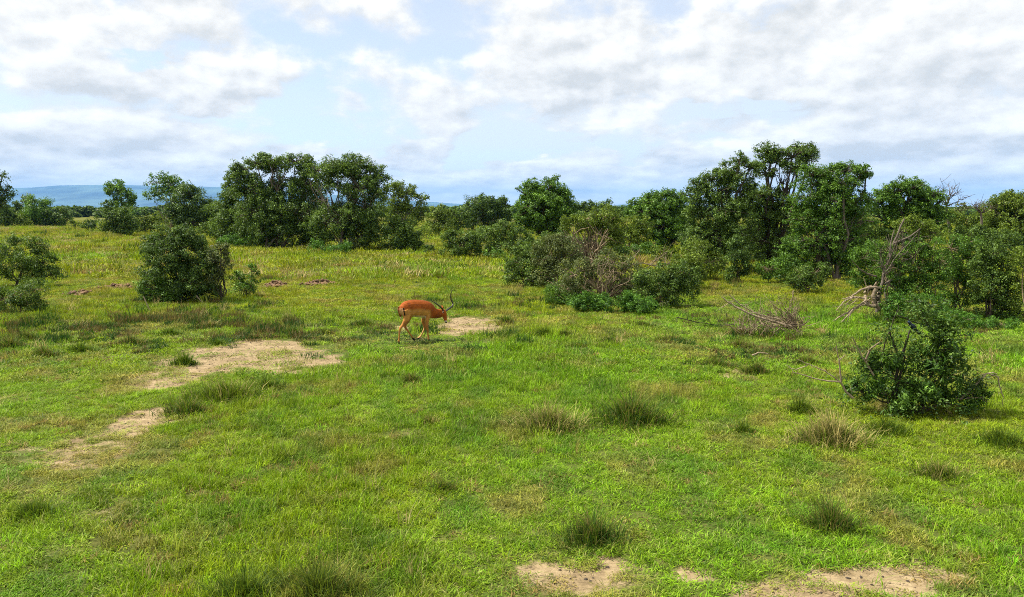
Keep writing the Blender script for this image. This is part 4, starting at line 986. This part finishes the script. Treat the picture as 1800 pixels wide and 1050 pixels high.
def bird():
    D = G(1600, 728)[1]; b = P(1602, 580, D)
    root = empty('starling', b, 'small glossy blue-black bird perched on a shrub stem', 'bird')
    s = D / FPX * .85
    T = Tubes()
    pt = lambda px, py, y=0.0: np.array([(px - 1602) * s, y, (580 - py) * s])
    q = resample([(*pt(1593, 562), .005, .005), (*pt(1595.5, 563.5), .021, .021), (*pt(1598, 566), .022, .023), (*pt(1600, 569), .024, .026), (*pt(1604, 572.5), .034, .036), (*pt(1608, 576), .030, .032), (*pt(1611, 579), .017, .018), (*pt(1613, 581), .013, .009), (*pt(1619, 587), .016, .006), (*pt(1622, 590), .008, .004)], 30)
    T.add(q[:, :3], q[:, 3:5], 14, ell=(0, 1, 0))
    me = remesh(T, .0035, 4)
    m, nt, out = new_mat('glossy_plumage')
    tc = nt.nodes.new('ShaderNodeTexCoord').outputs['Object']; n = node(nt, 'ShaderNodeTexNoise', {'Vector': tc, 'Scale': 25.0}).outputs[0]
    pb = node(nt, 'ShaderNodeBsdfPrincipled', {'Base Color': ramp(nt, n, [(.35, (.006, .008, .014)), (.65, (.008, .030, .050))]), 'Roughness': .3, 'Metallic': .2}); nt.links.new(pb.outputs[0], out.inputs[0])
    obj('body', me, m, root)
    wm, nt, out = new_mat('black_bill'); pb = node(nt, 'ShaderNodeBsdfPrincipled', {'Base Color': (.012, .012, .014, 1), 'Roughness': .4}); nt.links.new(pb.outputs[0], out.inputs[0])
    T = Tubes(); T.add(np.linspace(pt(1595, 562.5), pt(1590.5, 562), 5), np.linspace(.008, .001, 5), 8, ell=(0, 1, 0)); obj('beak', T.build('beak'), wm, root)
    for y in (-.014, .014):
        T = Tubes(); T.add(np.linspace(pt(1604, 576, y), pt(1602, 580.5, y), 4), np.full(4, .0035), 6); obj('leg', T.build('leg'), wm, root)
    for y in (-1, 1):
        T = Tubes(); q = resample([(*pt(1599, 568.5, y * .024), .004, .006), (*pt(1603, 572, y * .034), .008, .020), (*pt(1608, 577, y * .03), .007, .018), (*pt(1614, 583, y * .014), .004, .006)], 14)
        T.add(q[:, :3], q[:, 3:5], 10, ell=(0, 0, 1)); obj('wing', T.build('wing'), wm if False else m, root)


bird()


# ------------------------------------------------------------------ earth mounds
def mounds():
    m, nt, out = new_mat('dug_earth')
    tc = nt.nodes.new('ShaderNodeTexCoord').outputs['Object']; n = node(nt, 'ShaderNodeTexNoise', {'Vector': tc, 'Scale': 5.0, 'Detail': 8.0, 'Roughness': .7}).outputs[0]
    pb = node(nt, 'ShaderNodeBsdfPrincipled', {'Base Color': ramp(nt, n, [(.35, (.050, .028, .012)), (.6, (.19, .105, .048)), (.75, (.32, .20, .10))]), 'Roughness': .95}); nt.links.new(pb.outputs[0], out.inputs[0])
    for (px, py, rx, h, lab) in [(140, 518, 28, .16, 'low mound of bare brown earth clods below the drooping shrub'), (205, 506, 44, .16, 'long low ridge of brown earth clods in the grass before the dense bush'),
                                 (485, 502, 26, .22, 'heaped brown earth clods beside the straggly shrub'), (563, 500, 44, .18, 'low broken ridge of brown clods in the mid field'), (18, 524, 16, .14, 'small brown earth patch at the photo edge among shrubs')]:
        b = G(px, py); w = rx * b[1] / FPX; V, F = [], []; n = 0
        for k in range(int(90 * w)):
            a = rng.normal(0, .42); c = np.array([a * w, rng.normal(0, .28), 0]); hh = h * math.exp(-(a * 1.6) ** 2) * math.exp(-(c[1] / .4) ** 2); c[2] = rng.uniform(0, 1) * hh
            s = rng.uniform(.03, .085); th = np.arange(6) * math.pi / 3
            ring = [c + np.array([math.cos(t) * s * rng.uniform(.7, 1.3), math.sin(t) * s * rng.uniform(.7, 1.3), rng.uniform(-.2, .2) * s]) for t in th]
            V += ring + [c + np.array([0, 0, s * rng.uniform(.6, 1.0)]), c - np.array([0, 0, s * .7])]
            for t in range(6): F += [[n + t, n + (t + 1) % 6, n + 6], [n + (t + 1) % 6, n + t, n + 7]]
            n += 8
        # the heap the clods lie in
        g = np.linspace(-1.15, 1.15, 25); XX, YY = np.meshgrid(g * w, g * .6)
        ZZ = h * .9 * np.exp(-(XX / w * 1.5) ** 2) * np.exp(-(YY / .38) ** 2) * (.5 + vn(XX * 6 + 50, YY * 6 + 50, 5)) - .05
        V = np.concatenate([np.array(V), np.stack([XX, YY, ZZ], -1).reshape(-1, 3)])
        for i in range(24):
            for j in range(24):
                a = n + i * 25 + j; F += [[a, a + 1, a + 26], [a, a + 26, a + 25]]
        o = obj('earth_mound', mesh('earth_mound', V, np.array(F)), m, None, b); tag(o, lab, 'mound', 'brown earth mounds in the grass')


mounds()


# ------------------------------------------------------------------ grass
def blades(n, rad, h0, h1, w, lean=(.1, .6), bend=(.2, .9), power=.5, out=0.0, dome=False):
    r = rad * (np.abs(rng.normal(0, .52, n)) if dome else rng.random(n) ** power); a = rng.uniform(0, 2 * math.pi, n)
    bx, by = r * np.cos(a), r * np.sin(a)
    ph = np.where(rng.random(n) < out, a + rng.normal(0, .5, n), rng.uniform(0, 2 * math.pi, n))
    le = rng.uniform(*lean, n); be = rng.uniform(*bend, n); h = rng.uniform(h0, h1, n) * rng.uniform(.6, 1.1, n)
    w = w * rng.uniform(.6, 1.3, n)
    if dome: h = h * (1.15 - .55 * np.clip(r / rad, 0, 1.4)); le = le * (.35 + .8 * np.clip(r / rad, 0, 1))
    cd, sd_ = np.cos(ph), np.sin(ph)
    p0 = np.stack([bx, by, np.full(n, -.015)], 1)
    def seg(p, l, an): return p + np.stack([cd * np.sin(an) * l, sd_ * np.sin(an) * l, np.cos(an) * l], 1)
    p1 = seg(p0, h * .5, le); p2 = seg(p1, h * .5, le + be)
    tw = rng.uniform(-.9, .9, n); s = np.stack([-np.sin(ph + tw), np.cos(ph + tw), np.zeros(n)], 1)
    V = np.stack([p0 - s * w[:, None] * .5, p0 + s * w[:, None] * .5, p1 - s * w[:, None] * .45, p1 + s * w[:, None] * .45, p2 - s * w[:, None] * .08, p2 + s * w[:, None] * .08], 1).reshape(-1, 3)
    i = np.arange(n)[:, None] * 6; F = np.concatenate([i + np.array([0, 1, 3, 2]), i + np.array([2, 3, 5, 4])], 0)
    return V, F, np.repeat(rng.random(n), 6)


def protos(name, specs):
    c = bpy.data.collections.new(name)
    for k, (V, F, sh) in enumerate(specs):
        me = mesh(name, V, F, {'shade': ('FLOAT', sh)}); me.materials.append(M['blade'])
        o = bpy.data.objects.new('%s_%02d' % (name, k), me); c.objects.link(o)
    return c


def scatter(name, label, pts, scl, kind, col, coll, tilt=.12):
    n = len(pts)
    rot = np.stack([rng.normal(0, tilt, n), rng.normal(0, tilt, n), rng.uniform(0, 6.283, n)], 1)
    me = bpy.data.meshes.new(name); me.vertices.add(n); me.vertices.foreach_set('co', np.asarray(pts, np.float32).ravel())
    for an, ty, dat, key in (('rot', 'FLOAT_VECTOR', rot, 'vector'), ('scl', 'FLOAT_VECTOR', scl, 'vector'), ('kind', 'INT', kind, 'value'), ('tint', 'FLOAT_COLOR', np.concatenate([col, np.ones((n, 1))], 1), 'color')):
        at = me.attributes.new(an, ty, 'POINT'); at.data.foreach_set(key, np.asarray(dat, np.int32 if ty == 'INT' else np.float32).ravel())
    o = bpy.data.objects.new(name, me); COL.objects.link(o); o['kind'] = 'stuff'; o['label'] = label
    ng = bpy.data.node_groups.new(name, 'GeometryNodeTree')
    ng.interface.new_socket('Geometry', in_out='INPUT', socket_type='NodeSocketGeometry'); ng.interface.new_socket('Geometry', in_out='OUTPUT', socket_type='NodeSocketGeometry')
    gi, go = ng.nodes.new('NodeGroupInput'), ng.nodes.new('NodeGroupOutput')
    ci = ng.nodes.new('GeometryNodeCollectionInfo'); ci.inputs['Collection'].default_value = coll; ci.inputs['Separate Children'].default_value = True; ci.inputs['Reset Children'].default_value = True
    ip = ng.nodes.new('GeometryNodeInstanceOnPoints'); ip.inputs['Pick Instance'].default_value = True
    def na(nm, ty):
        q = ng.nodes.new('GeometryNodeInputNamedAttribute'); q.data_type = ty; q.inputs['Name'].default_value = nm
        return [s for s in q.outputs if s.enabled and s.name == 'Attribute'][0]
    L = ng.links.new
    L(gi.outputs[0], ip.inputs['Points']); L(ci.outputs[0], ip.inputs['Instance']); L(na('kind', 'INT'), ip.inputs['Instance Index'])
    L(na('rot', 'FLOAT_VECTOR'), ip.inputs['Rotation']); L(na('scl', 'FLOAT_VECTOR'), ip.inputs['Scale']); L(ip.outputs[0], go.inputs[0])
    o.modifiers.new('grass', 'NODES').node_group = ng
    return o


def grass():
    near = protos('near_tuft', [blades(85, .13, .04, .085, .0065, (.2, 1.2), (.2, 1.1)) for _ in range(4)] + [blades(70, .10, .07, .14, .006, (.05, .8), (.2, 1.1)) for _ in range(3)] +
                  [blades(60, .12, .02, .055, .010, (.5, 1.3), (.1, .5)) for _ in range(2)] + [blades(16, .07, .18, .34, .0045, (.05, .5), (.2, .8)) for _ in range(2)])
    mid = protos('mid_tuft', [blades(130, .27, .045, .095, .012, (.2, 1.1), (.2, .9)) for _ in range(4)] + [blades(110, .20, .07, .15, .011, (.05, .8), (.2, .9)) for _ in range(3)] +
                 [blades(26, .12, .20, .38, .009, (.05, .6), (.2, .8)) for _ in range(2)])
    far = protos('far_tuft', [blades(150, 1.0, .08, .20, .040, (.1, .8), (.1, .7)) for _ in range(3)] + [blades(120, .7, .15, .35, .038, (.05, .7), (.1, .7)) for _ in range(3)])

    def field(y0, y1, dens, marg=1.12):
        A = .5 * (1800 / FPX) * marg * (y1 ** 2 - y0 ** 2) ; n = int(A * dens)
        y = np.sqrt(rng.uniform(y0 ** 2, y1 ** 2, n)); x = rng.uniform(-1, 1, n) * (900 / FPX * marg * y + .4)
        return x, y

    def lay(name, label, y0, y1, dens, coll, nk, weights, fade=None):
        x, y = field(y0, y1, dens)
        s = soil(x, y); keep = rng.random(len(x)) > np.clip(s * 1.25, 0, .84); x, y, s = x[keep], y[keep], s[keep]
        n = len(x); z = zg(x, y)
        tall = fb(x * .5 + 60, y * .45 + 60, 91, 3); p = np.array(weights, float)
        kind = rng.choice(nk, n, p=p / p.sum())
        h = .70 + .9 * sst(.40, .68, tall) * rng.uniform(.5, 1, n)
        h = h * (1 - .45 * np.clip(s * 2, 0, 1))
        sc = rng.uniform(.8, 1.25, n); scl = np.stack([sc, sc, sc * h], 1)
        c = tint(x, y) * rng.uniform(.62, 1.38, n)[:, None] * (1 + rng.normal(0, .05, (n, 3)))
        dr = (np.clip(s * 1.6, 0, .7) * rng.random(n))[:, None]; c = c * (1 - dr) + DRY * dr
        dead = (rng.random(n) < .03)[:, None]; c = np.where(dead, DRY * .9, c)
        # rough dry strip behind the lawn and sparse dark tufts in the field
        strip = np.exp(-((y - 17.6 - (fb(x * .25 + 9, y * .1, 12, 2) - .5) * 3) / 1.6) ** 2) * sst(1.0, -2.5, x) + .75 * np.exp(-((y - 15.4) / 1.3) ** 2) * sst(2.0, 4.5, x) * sst(9, 6, x)
        rough = rng.random(n) < np.clip(strip * sst(.40, .60, fb(x * 1.4 + 3, y * 1.1, 19, 3)) * .65 + .10 * sst(.55, .7, fb(x * .8, y * .5, 23, 3)) * sst(14, 18, y), 0, .8)
        if nk == 9 or nk == 11: kind = np.where(rough, rng.integers(4, 7, n), kind)
        scl[:, 2] *= np.where(rough, 1.6, 1); cr = np.where(rng.random((n, 1)) < .45, DRY * .45, DEEP * .5); c = np.where(rough[:, None], cr, c)
        near_imp = np.hypot(x - IMP[0], (y - IMP[1]) * 1.0) < 1.1; scl[:, 2] *= np.where(near_imp, .35, 1)
        stalk = (kind == nk - 1) & (rng.random(n) < .3); c = np.where(stalk[:, None], np.array([.42, .34, .13]), c)
        scatter(name, label, np.stack([x, y, z], 1), scl, kind, np.clip(c, 0, 1), coll)
        return n
    n1 = lay('grass', 'short green savanna grass close to the camera', 4.2, 13.5, 170, near, 11, [3, 3, 3, 3, 1.1, 1.1, 1.1, 1.8, 1.8, .10, .12])
    n2 = lay('grass', 'mid distance savanna grass around the antelope', 12.5, 34, 30, mid, 9, [3, 3, 3, 3, 1.0, 1.0, 1.0, .15, .15])
    n3 = lay('grass', 'yellowish far savanna grass around the trees', 31, 190, 1.1, far, 6, [3, 3, 3, 2, 2, 2])
    print('grass instances', n1, n2, n3)


def tussocks():
    GR, ST, GB, DK = (.14, .195, .014), (.46, .36, .14), (.205, .155, .050), (.045, .100, .008)
    # px, py (foot), width px, height px, main colour, second colour, share, label
    L = [(1462, 778, 66, 72, ST, GR, .15, 'big straw-coloured tussock before the shrub with the bird'),
         (332, 726, 44, 34, DK, GB, .4, 'dark tussock beside the small bare soil patch'),
         (400, 700, 90, 40, GR, ST, .18, 'broad tall green tussock below the large bare soil patch'),
         (470, 684, 36, 30, GR, DK, .4, 'green tussock on the edge of the large bare soil patch'),
         (324, 640, 20, 26, DK, GR, .45, 'small dark round tussock standing on bare soil'),
         (384, 606, 16, 14, DK, GR, .4, 'small dark tussock behind the large bare soil patch'),
         (78, 626, 30, 22, GB, DK, .5, 'brown tussock in the dry strip below the leafy shrub'),
         (18, 612, 30, 26, GB, DK, .5, 'brown dry tussock cut off at the photo edge'),
         (140, 618, 30, 20, DK, GR, .5, 'dark green tussock next to the brown one'),
         (370, 578, 18, 20, GB, ST, .4, 'reddish dry tussock behind the small dark ones'),
         (300, 588, 24, 14, DK, GR, .5, 'flat dark tussock in the grass beyond the bare soil'),
         (515, 586, 26, 14, DK, GR, .5, 'dark low tussock between bare soil and antelope'),
         (570, 588, 32, 14, DK, GR, .5, 'wide dark tussock just behind the antelope'),
         (1110, 742, 74, 66, DK, GB, .35, 'wide shaded tussock in the middle of the lawn'),
         (965, 752, 70, 54, ST, GR, .5, 'pale brownish tussock beside the wide shaded one'),
         (724, 672, 30, 20, GB, GR, .5, 'small brownish tussock below the antelope'),
         (756, 744, 24, 20, ST, GR, .5, 'tiny dry tussock in the open lawn'),
         (1308, 760, 24, 24, DK, GR, .6, 'small dark green tussock between two larger tussocks'),
         (1040, 950, 64, 72, DK, GB, .35, 'dark green tussock with brown stems near the lower bare soil'),
         (1460, 930, 56, 72, GB, DK, .45, 'brown dry twiggy tussock above the lower bare soil'),
         (560, 1046, 110, 85, DK, GR, .5, 'large dark tussock at the bottom edge'),
         (430, 1050, 80, 70, DK, GR, .5, 'shaded green tussock beside the large dark one'),
         (1260, 644, 40, 20, GB, DK, .5, 'low brown hummock of dry grass behind the lawn'),
         (1330, 656, 24, 28, GB, DK, .5, 'twisted dry tussock with a stick lying over it'),
         (960, 590, 26, 18, DK, GR, .5, 'dark tussock beyond the bare patch before the antelope'),
         (994, 592, 18, 16, GB, DK, .5, 'small brown tussock next to the dark tussock'),
         (1072, 602, 22, 14, GB, DK, .5, 'flat brown tussock in front of the green leafy mound'),
         (890, 568, 12, 16, DK, GR, .4, 'tiny dark tussock at the end of the bare patch by the antelope'),
         (1180, 600, 40, 14, GB, GR, .5, 'wide dry tussock before the thin dark branch'),
         (48, 600, 34, 24, DK, GB, .5, 'dark tussock behind the brown one in the dry strip'),
         (230, 606, 34, 20, DK, GB, .5, 'dark tussock in the dry strip beyond the lawn corner'),
         (430, 566, 30, 16, DK, GB, .5, 'dark tussock in rough grass before the straggly shrub'),
         (640, 574, 34, 16, GB, DK, .5, 'brownish tussock close behind the antelope rump'),
         (1130, 575, 30, 14, DK, GB, .5, 'dark tussock under the rounded green shrub mound'),
         (1300, 612, 40, 18, GB, GR, .5, 'brown grassy hump below the twig mound'),
         (1420, 640, 34, 20, GB, GR, .5, 'brownish tussock between twig mound and bird shrub'),
         (1650, 838, 60, 40, GR, ST, .4, 'feathery green tussock on the lawn below the bird shrub'),
         (1560, 760, 50, 34, GR, DK, .4, 'green tussock at the shaded foot of the bird shrub'),
         (1760, 780, 50, 40, DK, GR, .5, 'dark green tussock beyond the bird shrub at the photo edge'),
         (60, 905, 60, 40, GR, DK, .5, 'green tussock near the lower brown soil'),
         (780, 860, 36, 26, DK, GB, .5, 'small dark tussock alone in the lower lawn'),
         (1408, 724, 26, 34, DK, GR, .7, 'leafy green tuft between shrub and straw tussock')]
    for (px, py, w, h, c1, c2, s2, lab) in L:
        b = G(px, py); sc = b[1] / FPX; rw, hh = w * sc, h * sc
        n = int(np.clip(rw * rw * 3000 + 420, 420, 1800)); wd = max(.006, .00085 * b[1])
        n2 = n
        V, F, sh = blades(n, rw * 1.35, hh * .35, hh * 1.2, wd, (.05, 1.15), (.1, 1.0), .6, .75, True)
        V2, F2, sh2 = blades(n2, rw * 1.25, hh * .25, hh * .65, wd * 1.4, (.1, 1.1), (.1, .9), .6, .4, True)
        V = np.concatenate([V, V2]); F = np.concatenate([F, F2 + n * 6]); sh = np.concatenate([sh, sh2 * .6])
        V[:, 1] *= .75
        per = np.where(rng.random(n) < s2, 1, 0)[:, None]; c = np.array(c1) * (1 - per) + np.array(c2) * per
        per = np.where(rng.random(n2) < .35, 1, 0)[:, None]; cc = np.array(DK) * .9 * (1 - per) + np.array([.085, .085, .02]) * per  # short core blades coloured darker, painting in the shade at the tussock base
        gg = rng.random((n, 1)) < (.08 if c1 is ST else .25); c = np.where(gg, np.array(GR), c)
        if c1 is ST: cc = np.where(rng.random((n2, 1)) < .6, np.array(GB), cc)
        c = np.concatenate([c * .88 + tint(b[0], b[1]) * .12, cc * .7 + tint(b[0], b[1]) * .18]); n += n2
        c = np.repeat(c * rng.uniform(.8, 1.2, (n, 1)), 6, 0); c = np.concatenate([c, np.ones((len(c), 1))], 1)
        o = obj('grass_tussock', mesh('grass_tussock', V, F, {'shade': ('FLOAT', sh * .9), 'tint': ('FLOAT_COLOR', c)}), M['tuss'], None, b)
        tag(o, lab, 'tussock', 'grass tussocks on the lawn')


tussocks()
grass()


def woodland():
    c = bpy.data.collections.new('far_bush')
    for k in range(4):
        V, T = [], []
        for _ in range(5):
            cc = np.array([rng.normal(0, 1.2), rng.normal(0, 1.2), rng.uniform(.8, 2.6)]); d = rng.normal(0, 1, (40, 3)); d /= np.linalg.norm(d, axis=1)[:, None]
            v, t = leaf_cloud(cc + d * np.array([1.5, 1.5, 1.0]), d, 9, .5, .75, .42); V.append(v); T.append(t)
        me = leaf_mesh(np.concatenate(V), np.concatenate(T)); me.materials.append(M[('dark', 'olive', 'dark', 'green')[k]])
        c.objects.link(bpy.data.objects.new('far_bush_%02d' % k, me))
    n = 2600; y = rng.uniform(270, 620, n); x = rng.uniform(-1, 1, n) * .75 * y
    dn = fb(x * .02 + 40, y * .02 + 40, 5, 3); keep = (dn > .44) | (y > 420); x, y = x[keep], y[keep]; n = len(x)
    s = rng.uniform(.6, 1.15, n); scl = np.stack([s * 1.3, s * 1.3, s], 1)
    o = scatter('distant_woodland', 'dark line of distant bush along the plain', np.stack([x, y, zg(x, y)], 1), scl, rng.integers(0, 4, n), np.ones((n, 3)), c)


def clods():
    c = bpy.data.collections.new('soil_clod')
    m, nt, out = new_mat('dry_clod')
    tc = nt.nodes.new('ShaderNodeTexCoord').outputs['Object']; nz = node(nt, 'ShaderNodeTexNoise', {'Vector': tc, 'Scale': 30.0}).outputs[0]
    ri = X(nt, node(nt, 'ShaderNodeObjectInfo').outputs['Random'])
    col = mixc(nt, ri.sst(.45, .55), ramp(nt, nz, [(.3, (.16, .11, .065)), (.7, (.34, .25, .15))]), (.045, .032, .020))
    pb = node(nt, 'ShaderNodeBsdfPrincipled', {'Base Color': col, 'Roughness': .95}); nt.links.new(pb.outputs[0], out.inputs[0])
    for k in range(3):
        th = np.arange(6) * math.pi / 3; V = [[math.cos(t) * rng.uniform(.7, 1.3), math.sin(t) * rng.uniform(.7, 1.3), rng.uniform(-.2, .3)] for t in th] + [[0, 0, .8], [0, 0, -.5]]
        F = [[t, (t + 1) % 6, 6] for t in range(6)] + [[(t + 1) % 6, t, 7] for t in range(6)]
        me = mesh('soil_clod', V, np.array(F)); me.materials.append(m); c.objects.link(bpy.data.objects.new('soil_clod_%02d' % k, me))
    n = 60000; y = np.sqrt(rng.uniform(5 ** 2, 20 ** 2, n)); x = rng.uniform(-1, 1, n) * y * .68
    k = rng.random(n) < soil(x, y) * .75; x, y = x[k], y[k]; n = len(x)
    sz = rng.uniform(.35, 1.0, n) ** 2 * .019; scl = np.stack([sz, sz, sz * .7], 1)
    scatter('soil_clods', 'small clods and droppings strewn over the bare soil', np.stack([x, y, zg(x, y) - .02], 1), scl, rng.integers(0, 3, n), np.ones((n, 3)), c, .3)
    print('clods', n)


woodland()
clods()
print("LEAVES", NLEAF[0])
